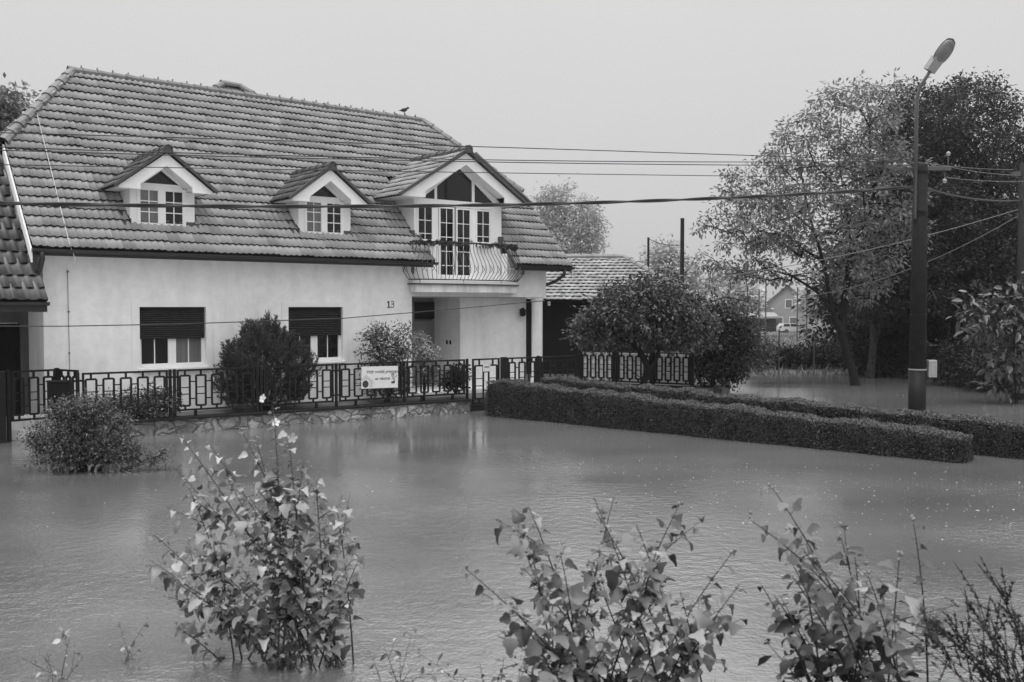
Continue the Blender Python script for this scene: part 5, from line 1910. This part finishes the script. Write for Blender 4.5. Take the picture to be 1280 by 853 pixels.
bush('potted_plant', 'dark leafy plant standing on the porch behind the fence', 570, 490, Y, [E(572, 472, Y, 14, 14), E(560, 480, Y, 8, 8)], 40, 0.10, 40, 0.07, 0.09, M['leaf_dark'], base_z=0.42, cat='plant')
Y = 15.9
bush('flooded_shrub', 'sprawling small leaved shrub standing in the flood water before the letter box', 105, 580, Y, [E(95, 548, Y, 34, 27, 34), E(140, 564, Y, 36, 22, 30), E(52, 550, Y, 20, 18), E(186, 582, Y, 26, 13, 20), E(108, 508, Y, 30, 12), E(72, 518, Y, 12, 14), E(150, 528, Y, 14, 14), E(165, 592, Y, 26, 8, 20), E(205, 570, Y, 7, 12), E(85, 578, Y, 46, 12, 36), E(140, 588, Y, 40, 9, 34)], 520, 0.08, 36, 0.065, 0.05, M['leaf_shrub'], aspect=0.5, base_z=-0.3, nst=10, hollow=0.2)

# far trees
GF = 'hazy trees in the distance'
Y = 150
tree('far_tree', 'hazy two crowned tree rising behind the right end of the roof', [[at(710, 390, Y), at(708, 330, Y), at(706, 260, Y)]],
     [E(688, 266, Y, 20, 32), E(728, 285, Y, 22, 38), E(708, 248, Y, 8, 22), E(698, 310, Y, 24, 20), E(735, 310, Y, 18, 16)], 260, 0.9, 40, 0.62, 0.55, M['leaf_far_haze'], M['bark'], group=GF, r_max=0.3, hollow=0.2)
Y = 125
tree('far_tree', 'small pale round tree far off between the two bare posts', [[at(830, 390, Y), at(830, 350, Y), at(830, 320, Y)]], [E(830, 322, Y, 17, 20), E(845, 345, Y, 25, 22), E(815, 345, Y, 20, 18)], 150, 0.8, 40, 0.7, 0.6, M['leaf_far_haze'], M['bark'], group=GF, hollow=0.2)
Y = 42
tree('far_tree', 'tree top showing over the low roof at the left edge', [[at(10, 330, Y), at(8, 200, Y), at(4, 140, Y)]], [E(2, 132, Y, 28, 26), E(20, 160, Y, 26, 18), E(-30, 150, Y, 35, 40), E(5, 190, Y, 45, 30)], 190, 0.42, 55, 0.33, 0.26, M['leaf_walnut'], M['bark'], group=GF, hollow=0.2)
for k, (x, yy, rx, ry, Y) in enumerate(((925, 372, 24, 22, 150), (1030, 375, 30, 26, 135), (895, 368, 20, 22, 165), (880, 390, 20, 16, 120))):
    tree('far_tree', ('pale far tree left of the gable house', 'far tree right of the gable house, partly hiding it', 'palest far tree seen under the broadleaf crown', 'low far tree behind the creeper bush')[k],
         [[at(x, 405, Y), at(x, 390, Y), at(x, yy, Y)]], [E(x, yy, Y, rx, ry), E(x + rx * .5, yy + ry * .4, Y, rx * .7, ry * .6)], 110, 0.7, 34, 0.6, 0.55, M['leaf_far_haze'], M['bark'], group=GF, hollow=0.2)

# ------------------------------------------------------------------ far house and car
fz = -1.1
p = at(984, 405, 148)
fh = thing('gable_house', (p[0], p[1], fz), R(-18), 'pale gabled house far off in the rain behind the parked car', 'house')
w2, he, hr, dp = 3.4, 4.1, 6.9, 9.0
MB().prism([(-w2, -0.5), (w2, -0.5), (w2, he), (0, hr), (-w2, he)], 1, 0, dp).build('wall', M['far_wall'], fh)
mb = MB()
for s in (-1, 1):
    mb.add([(s * (w2 + 0.4), -0.4, he - 0.35), (0, -0.4, hr + 0.08), (0, dp + 0.4, hr + 0.08), (s * (w2 + 0.4), dp + 0.4, he - 0.35),
            (s * (w2 + 0.4), -0.4, he - 0.15), (0, -0.4, hr + 0.3), (0, dp + 0.4, hr + 0.3), (s * (w2 + 0.4), dp + 0.4, he - 0.15)],
           [(0, 1, 2, 3), (7, 6, 5, 4), (0, 4, 5, 1), (1, 5, 6, 2), (2, 6, 7, 3), (3, 7, 4, 0)])
mb.build('roof', M['far_roof'], fh)
for x, z, hw_, hh_ in ((0.2, 4.3, 0.45, 0.6), (-1.2, 1.5, 0.5, 0.7), (0.9, 1.5, 0.5, 0.7)):
    f_ = MB().box(x - hw_ - 0.1, x + hw_ + 0.1, -0.06, -0.005, z - hh_ - 0.1, z + hh_ + 0.1).build('window', M['white_paint'], fh)
    MB().box(x - hw_, x + hw_, -0.07, -0.062, z - hh_, z + hh_).build('pane', M['glass_curtain'], f_)  # curtained glass tone used here to paint haze over the far panes
p = at(950, 405, 145)
fs_ = thing('garage', (p[0], p[1], fz), 0, 'low pale garage far off left of the gabled house', 'garage')
MB().box(-2.4, 2.4, 0, 4, -0.5, 2.1).build('wall', M['dark_wood'], fs_)
MB().prism([(-0.4, 2.1), (4.4, 2.1), (4.4, 2.4), (2, 3.0), (-0.4, 2.4)], 0, -2.7, 2.7).build('roof', M['far_wall'], fs_)

p = at(991, 412, 140)
car = thing('parked_car', (p[0], p[1], fz + 0.0), R(6), 'pale estate car parked far off before the gabled house', 'car')
side_ = [(-2.1, 0.35), (2.15, 0.35), (2.2, 0.62), (2.05, 0.82), (1.15, 0.95), (0.45, 1.42), (-1.75, 1.46), (-2.1, 0.98), (-2.15, 0.6)]
mb = MB()
n = len(side_)
vs = []
for yy, inset in ((-0.85, 0), (-0.72, 1), (0.72, 1), (0.85, 0)):
    pass
def tum(pt, s):
    return (pt[0], s * (0.86 - max(0, pt[1] - 0.9) * 0.35), pt[1])
mb.add([tum(q, -1) for q in side_] + [tum(q, 1) for q in side_], [tuple(range(n)), tuple(range(2 * n - 1, n - 1, -1))] + [(i, i + n, (i + 1) % n + n, (i + 1) % n) for i in range(n)])
mb.build('body', M['car'], car)
for s in (-1, 1):
    for poly in ([(-1.75, 1.0), (-0.75, 1.0), (-0.75, 1.36), (-1.62, 1.36)], [(-0.65, 1.0), (0.85, 1.0), (0.38, 1.36), (-0.65, 1.36)]):
        mb = MB()
        mb.add([(q[0], s * (0.868 - max(0, q[1] - 0.9) * 0.35), q[1]) for q in poly], [tuple(range(4))])
        mb.build('side_window', M['glass'], car)
    for x in (-1.3, 1.35):
        whl = MB().tube([(x, s * 0.66, 0.32), (x, s * 0.88, 0.32)], 0.32, 18).build('wheel', M['tyre'], car)
        MB().tube([(x, s * 0.881, 0.32), (x, s * 0.895, 0.32)], 0.19, 14).build('rim', M['steel'], whl)
    MB().box(2.1, 2.19, s * 0.6 - 0.16, s * 0.6 + 0.16, 0.64, 0.78).build('headlight', M['porcelain'], car)
MB().add([(1.12, -0.70, 0.97), (1.12, 0.70, 0.97), (0.47, 0.62, 1.40), (0.47, -0.62, 1.40)], [(0, 1, 2, 3)]).build('windscreen', M['glass'], car)
rd = MB().box(-60, 160, 134, 144, fz - 0.3, fz + 0.02).build('road', mat('asphalt', 0.06, 0.5, 0.4, var=0.2, scale=1))
tag(rd, kind='structure')

# ------------------------------------------------------------------ foreground plants
def stem_curve(b, t, bend=0.15, n=14, arch=0.0):
    b, t = np.array(b, float), np.array(t, float)
    L = np.linalg.norm(t - b)
    m_ = (b + t) / 2 + np.array([(b[0] - t[0]) * bend, 0, L * arch]) + rng.normal(size=3) * L * 0.012
    return [(1 - f) ** 2 * b + 2 * f * (1 - f) * m_ + f * f * t for f in np.linspace(0, 1, n)]


def petal_mesh():
    mb = MB()
    for k in range(5):
        a = 2 * math.pi * k / 5 + 0.2
        c, s = math.cos(a), math.sin(a)
        pts = [(0.003, 0, 0), (0.018, 0.013, 0.010), (0.036, 0.018, 0.016), (0.046, 0.008, 0.012), (0.047, -0.006, 0.013), (0.036, -0.018, 0.018), (0.018, -0.013, 0.010), (0.028, 0, 0.008)]
        mb.add([(x * c - y * s, x * s + y * c, z) for x, y, z in pts], [(0, 7, 1), (1, 7, 2), (2, 7, 3), (3, 7, 4), (4, 7, 5), (5, 7, 6), (6, 7, 0)])
    mb.tube([(0, 0, 0), (0, 0, 0.02)], [0.006, 0.003], 6)
    return mb


FLOWER = None
BUD = None


def leafy_plant(name, label, base, tips, depth_jit, per_m, leaf, mleaf, start=0.25, flowers=0, sub=2, bend=0.12, arch=0.05, stem_r=0.009, tmpl=LOBED, aspect=0.95, buds=True, cat='shrub', gravity=0.5, spr=0.30, petiole=0.5):
    """Cane shrub: curved canes from around base to each tip, side twigs, lobed leaves along them, flowers near the tips."""
    global FLOWER, BUD
    b0 = np.array(base[0], float)
    o = thing(name, (b0[0], b0[1], 0), 0, label, cat)
    st = MB()
    C_, D_, N_, L_ = [], [], [], []
    ftips = []
    for i, tp in enumerate(tips):
        b = np.array(base[i % len(base)], float) + rng.normal(size=3) * np.array([0.05, 0.05, 0])
        cv = stem_curve(b - b0 * [1, 1, 0], np.array(tp) - b0 * [1, 1, 0], bend, 16, arch)
        lines = [(cv, stem_r, start)]
        for k in range(sub):
            f = rng.uniform(0.35, 0.85)
            j = int(f * 15)
            p = cv[j]
            d = norm(cv[min(j + 1, 15)] - cv[j]) + rng.normal(size=3) * 0.45
            d[2] = abs(d[2]) * 0.8
            ln = rng.uniform(0.18, 0.42)
            lines.append((stem_curve(p, p + norm(d) * ln, 0.05, 6), stem_r * 0.5, 0.1))
        for li, (c, r, s0) in enumerate(lines):
            n = len(c)
            st.tube(c, [r * (1 - 0.72 * q / (n - 1)) for q in range(n)], 6)
            Ls = sum(np.linalg.norm(c[q + 1] - c[q]) for q in range(n - 1))
            cnt = max(2, int(Ls * per_m * (1 - s0)))
            for q in range(cnt):
                f = s0 + (1 - s0) * (q + rng.random() * 0.6) / cnt
                x = min(f, 0.999) * (n - 1)
                p = c[int(x)] + (c[int(x) + 1] - c[int(x)]) * (x - int(x))
                a = q * 2.4 + rng.random() * 0.6
                tang = norm(c[int(x) + 1] - c[int(x)])
                e1 = norm(np.cross(tang, (0.3, 1, 0.2)))
                e2 = np.cross(tang, e1)
                d = e1 * math.cos(a) + e2 * math.sin(a) + tang * 0.35
                lf = leaf * rng.choice([0.5, 0.65, 0.8, 1.0, 1.2]) * (1.0 - 0.45 * max(0, f - 0.75) / 0.25)
                pe = p + d * lf * petiole * rng.uniform(0.5, 1.1)
                st.tube([p, pe], [0.0022, 0.0016], 3, cap=False)
                dd = d + np.array([0, 0, -gravity * rng.uniform(0.4, 1.3)]) + rng.normal(size=3) * 0.25
                nn = np.array([0, -0.15, 1.0]) + rng.normal(size=3) * 0.42 + d * 0.35
                C_.append(pe)
                D_.append(dd)
                N_.append(nn)
                L_.append(lf)
            ftips.append((c[-1], norm(c[-1] - c[-2]), c[-2]))
    st.build('canes', M['stem'], o, smooth=True)
    C_, D_, N_, L_ = map(np.array, (C_, D_, N_, L_))
    Vs, Fs, Ts, k0 = [], [], [], 0
    grp = rng.integers(0, 5, len(C_))
    for gi, (cx_, cy_, tw) in enumerate(((-0.25, 0.5, 0.0), (0.15, -0.6, 0.15), (-0.5, 0.9, -0.2), (-0.1, -0.3, 0.3), (-0.35, 0.2, -0.35))):
        q = grp == gi
        if not q.any():
            continue
        T_ = tmpl[0].copy()
        T_[:, 2] += cx_ * T_[:, 0] ** 2 + cy_ * T_[:, 1] ** 2 + tw * T_[:, 0] * T_[:, 1]
        T_[:, 1] *= 0.85 + 0.07 * gi
        v_, f_, k_ = leaves(C_[q], D_[q], N_[q], L_[q], L_[q] * aspect, (T_, tmpl[1]))
        Vs.append(v_)
        Fs += [f + k0 for f in f_]
        Ts.append(np.repeat(rng.random(q.sum()) ** 1.5, k_))
        k0 += len(v_)
    np_mesh('leaves', np.concatenate(Vs), Fs, mleaf, o, np.concatenate(Ts), smooth=True)
    if buds:
        pick = [ftips[k] for k in rng.permutation(len(ftips))[:48]]
        for p, d, _ in pick:
            for k in range(2):
                q = p + d * rng.uniform(-0.06, 0.02) + rng.normal(size=3) * 0.014
                if BUD is None:
                    BUD = MB().tube([(0, 0, 0), (0, 0, 0.008), (0, 0, 0.020), (0, 0, 0.028)], [0.004, 0.010, 0.0085, 0.001], 7).build('bud', M['stem_pale'], o, smooth=True)
                    bo = BUD
                else:
                    bo = BUD.copy()
                    COL.objects.link(bo)
                    bo.parent = o
                bo.location = q
                bo.rotation_euler = (rng.normal() * 0.4, rng.normal() * 0.4, 0)
                bo.scale = (rng.uniform(0.6, 1.1),) * 3
    for k in range(flowers):
        p, d, _ = ftips[rng.integers(len(ftips))] if k >= len(tips) else ftips[k]
        p = p + rng.normal(size=3) * 0.05 - np.array([0, 0.03, 0.01])
        if FLOWER is None:
            f = petal_mesh().build('flower', M['petal'], o, smooth=True)
            FLOWER = f
        else:
            f = FLOWER.copy()
            COL.objects.link(f)
            f.parent = o
        f.location = p
        v = Vector(norm(np.array([0.0, -0.8, 0.5]) + rng.normal(size=3) * 0.5))
        f.rotation_euler = v.to_track_quat('Z', 'Y').to_euler()
        s_ = rng.uniform(0.6, 0.95)
        f.scale = (s_, s_, s_)
    return o


def tips_at(lst, Y, jit):
    return [at(x, y, Y + rng.uniform(-jit, jit)) for x, y in lst]


# left: the flowering bush standing in the water
B1 = [at(x, y, 7.15 + rng.uniform(-0.1, 0.5)) * np.array([1, 1, 0]) + np.array([0, 0, -0.15]) for x, y in ((345, 840), (370, 840), (395, 838), (415, 835), (440, 825), (300, 835), (385, 842), (430, 832))]
T1 = [(341, 508), (318, 545), (362, 556), (300, 535), (262, 556), (236, 610), (226, 545), (218, 585), (192, 668), (200, 715), (186, 706), (205, 745), (422, 640), (438, 650), (448, 700), (395, 600), (380, 575), (345, 585), (285, 600), (310, 620), (405, 660), (262, 660),
      (240, 690), (330, 680), (366, 650), (250, 760), (300, 720), (415, 720), (360, 735), (230, 790), (275, 760), (395, 745), (440, 760)]
leafy_plant('mallow_bush', 'tall flowering bush with white blossoms standing in the flood left of centre', B1, tips_at(T1, 7.2, 0.35), 0.3, 33, 0.084, M['leaf_mallow'], start=0.25, flowers=8, sub=2, arch=0.04, stem_r=0.008)
# centre: arching bush at the lower edge
B2 = [np.array(q) for q in ((0.45, 5.5, 0.12), (0.62, 5.45, 0.12), (0.8, 5.5, 0.14), (0.95, 5.5, 0.1), (0.3, 5.5, 0.1), (1.1, 5.5, 0.1))]
T2 = [(660, 632), (583, 712), (650, 706), (742, 622), (768, 620), (745, 640), (850, 630), (918, 688), (925, 730), (622, 795), (655, 655), (795, 655), (700, 690), (820, 690), (735, 700), (780, 720), (690, 745), (850, 740), (640, 755), (880, 770), (720, 770), (600, 740), (770, 780), (665, 800), (905, 790), (830, 790)]
leafy_plant('mallow_bush', 'arching leafy bush at the lower edge in the middle, without blossoms', B2, tips_at(T2, 5.5, 0.35), 0.3, 23, 0.088, M['leaf_mallow_dark'], start=0.35, flowers=0, sub=2, arch=0.06, stem_r=0.0075)
# right: long arching canes
B3 = [np.array(q) for q in ((2.15, 5.35, 0.2), (2.3, 5.35, 0.2), (2.45, 5.4, 0.2), (2.05, 5.4, 0.2))]
T3 = [(962, 606), (938, 650), (1142, 655), (1125, 688), (1050, 668), (1085, 720), (1005, 690), (1068, 690)]
leafy_plant('mallow_bush', 'few long arching canes with sparse leaves at the lower right', B3, tips_at(T3, 5.4, 0.25), 0.3, 20, 0.092, M['leaf_mallow_dark'], start=0.30, flowers=0, sub=1, arch=0.10, stem_r=0.008)
# dark heart leaved shrub
B4 = [np.array(q) for q in ((1.72, 5.2, 0.3), (1.85, 5.2, 0.3), (1.98, 5.2, 0.3))]
T4 = [(952, 732), (968, 745), (990, 720), (1010, 750), (1030, 765), (1050, 770), (985, 790), (1075, 790), (1015, 795), (1095, 810)]
leafy_plant('heart_leaved_shrub', 'low dark shrub with heart shaped leaves at the lower edge right of centre', B4, tips_at(T4, 5.15, 0.2), 0.2, 24, 0.085, M['leaf_heart'], start=0.3, sub=2, buds=False, tmpl=OVAL, aspect=0.85, arch=0.05)


def seed_weed(name, label, bases, tips, Yr):
    b0 = bases[0]
    o = thing(name, (b0[0], b0[1], 0), 0, label, 'weed')
    st, pods = MB(), MB()
    for i, tp in enumerate(tips):
        b = np.array(bases[i % len(bases)]) - b0 * [1, 1, 0]
        t = np.array(tp) - b0 * [1, 1, 0]
        cv = stem_curve(b, t, 0.15, 14, 0.05)
        st.tube(cv, [0.006 * (1 - 0.7 * q / 13) for q in range(14)], 5)
        for k in range(11):
            j = rng.integers(3, 13)
            p = cv[j]
            d = norm(cv[j + 1] - cv[j] if j < 13 else cv[j] - cv[j - 1]) + rng.normal(size=3) * 0.4
            ln = rng.uniform(0.10, 0.26)
            c2 = stem_curve(p, p + norm(d) * ln, 0.1, 7)
            st.tube(c2, [0.003] * 6 + [0.001], 4)
            for q in range(12):
                f = rng.random()
                a = c2[int(f * 5.9)]
                dd = norm(rng.normal(size=3) * 0.5 + norm(d))
                pods.tube([a, a + dd * 0.010, a + dd * 0.022], [0.0012, 0.0042, 0.0008], 5)
    st.build('stalks', M['stem'], o, smooth=True)
    pods.build('seed_pods', M['seed'], o)
    return o


B5 = [np.array(q) for q in ((2.75, 4.9, 0.3), (2.6, 4.9, 0.3), (2.9, 5.0, 0.3))]
T5 = [at(x, y, 4.95 + rng.uniform(-0.2, 0.2)) for x, y in ((1200, 735), (1215, 730), (1252, 735), (1262, 745), (1180, 760), (1165, 780), (1230, 760), (1290, 740), (1150, 800), (1275, 790), (1205, 770), (1240, 725), (1190, 800), (1255, 775), (1220, 795), (1285, 765), (1170, 815), (1145, 770))]
seed_weed('seed_weed', 'tangle of dry dark weed stalks with seed pods at the lower right corner', B5, T5, 5)

# small weeds in the water and on the bank
def weed(label, x, yb, Y, tps, leaf, m, z=-0.05):
    b = at(x, yb, Y)
    b[2] = z
    leafy_plant('bank_weed', label, [b], [at(tx, ty, Y) for tx, ty in tps], 0.1, 22, leaf, m, start=0.2, sub=1, buds=False, stem_r=0.004, tmpl=OVAL, aspect=0.6, cat='weed')


weed('small leafy weed standing in the water at the lower left', 80, 850, 7.0, [(58, 815), (88, 795), (105, 820), (40, 830)], 0.05, M['leaf_mallow'])
weed('single drowned sprig left of the flowering bush', 165, 822, 7.3, [(168, 800), (158, 808), (175, 812)], 0.035, M['leaf_mallow'])
weed('leafy sprigs leaning right of the flowering bush', 490, 870, 6.6, [(478, 805), (500, 820), (515, 835), (470, 835), (522, 845)], 0.055, M['leaf_mallow'])
weed('dark low sprigs at the foot of the arching middle bush', 620, 890, 5.6, [(600, 830), (630, 820), (575, 845), (660, 825)], 0.05, M['leaf_shrub'], 0.1)

# grass on the near bank
n = 9000
gx, gy = rng.uniform(-4.2, 4.2, n), rng.uniform(5.2, 6.6, n)
keep = (np.sin(gx * 2.3) + np.sin(gx * 5.1 + 1) + rng.normal(size=n) * 0.8) > -0.3
gx, gy = gx[keep], gy[keep]
C_ = np.stack([gx, gy, np.array([ground_z(a, b) for a, b in zip(gx, gy)]) - 0.01], 1)
D_ = rng.normal(size=C_.shape) * 0.35
D_[:, 2] += 1.0
o = leaf_obj('bank_grass', C_, D_, rand_dirs(len(C_)), rng.uniform(0.08, 0.26, len(C_)), np.full(len(C_), 0.008), BLADE, M['grass'], None)
tag(o, kind='stuff')
# rough grass of the far field
n = 26000
gx, gy = rng.uniform(6, 45, n), 38.5 + 48 * rng.random(n) ** 1.6
C_ = np.stack([gx, gy, np.array([ground_z(a, b) for a, b in zip(gx, gy)]) - 0.02], 1)
D_ = rng.normal(size=C_.shape) * 0.4
D_[:, 2] += 0.8
o = leaf_obj('field_grass', C_, D_, rand_dirs(len(C_)), rng.uniform(0.15, 0.45, len(C_)), np.full(len(C_), 0.05), BLADE, M['grass'], None)
tag(o, kind='stuff')

# petals, foam and leaf bits drifting on the water
pts = []
for c, sx, sy, k in (((4.0, 13.5), 3.2, 1.6, 420), ((6.5, 14.0), 2.2, 1.5, 260), ((2.0, 16.0), 2.5, 1.6, 160), ((8.0, 13.0), 2.0, 1.4, 150), ((-1.5, 14.5), 3.5, 3.5, 120), ((-4.5, 14.0), 3.0, 3.0, 60)):
    pts.append(np.stack([rng.normal(c[0], sx, k), rng.normal(c[1], sy, k)], 1))
pts.append(np.stack([rng.uniform(8, 14.5, 90), rng.uniform(25.5, 33, 90)], 1))
P2 = np.concatenate(pts)
hd = (P2 @ np.array([0.658, 0.753]))
P2 = P2[((hd < 17.4) | (P2[:, 1] > 25)) & (P2[:, 1] > 7.5)]
C_ = np.concatenate([P2, np.full((len(P2), 1), 0.006)], 1)
a_ = rng.uniform(0, 2 * math.pi, len(P2))
D_ = np.stack([np.cos(a_), np.sin(a_), 0 * a_], 1)
N_ = np.tile(np.array([[0, 0, 1.0]]), (len(P2), 1)) + rng.normal(size=(len(P2), 3)) * 0.08
L_ = 0.010 + 0.035 * rng.random(len(P2)) ** 2.5
o = leaf_obj('floating_debris', C_, D_, N_, L_, L_ * 0.7, DIAMOND, M['fleck'], None)
tag(o, kind='stuff')

# ------------------------------------------------------------------ rain haze
hz = MB().box(-420, 420, -12, 520, -3.2, 16.0).build('haze', None)
hz.data.materials.clear()
hm = bpy.data.materials.new('rain_haze')
hm.use_nodes = True
n_ = hm.node_tree.nodes
n_.clear()
ho = n_.new('ShaderNodeOutputMaterial')
pv = n_.new('ShaderNodeVolumePrincipled')
pv.inputs['Color'].default_value = grey(0.75)
pv.inputs['Density'].default_value = 0.0009
pv.inputs['Anisotropy'].default_value = 0.82
hm.node_tree.links.new(pv.outputs[0], ho.inputs['Volume'])
hz.data.materials.append(hm)
tag(hz, kind='stuff')
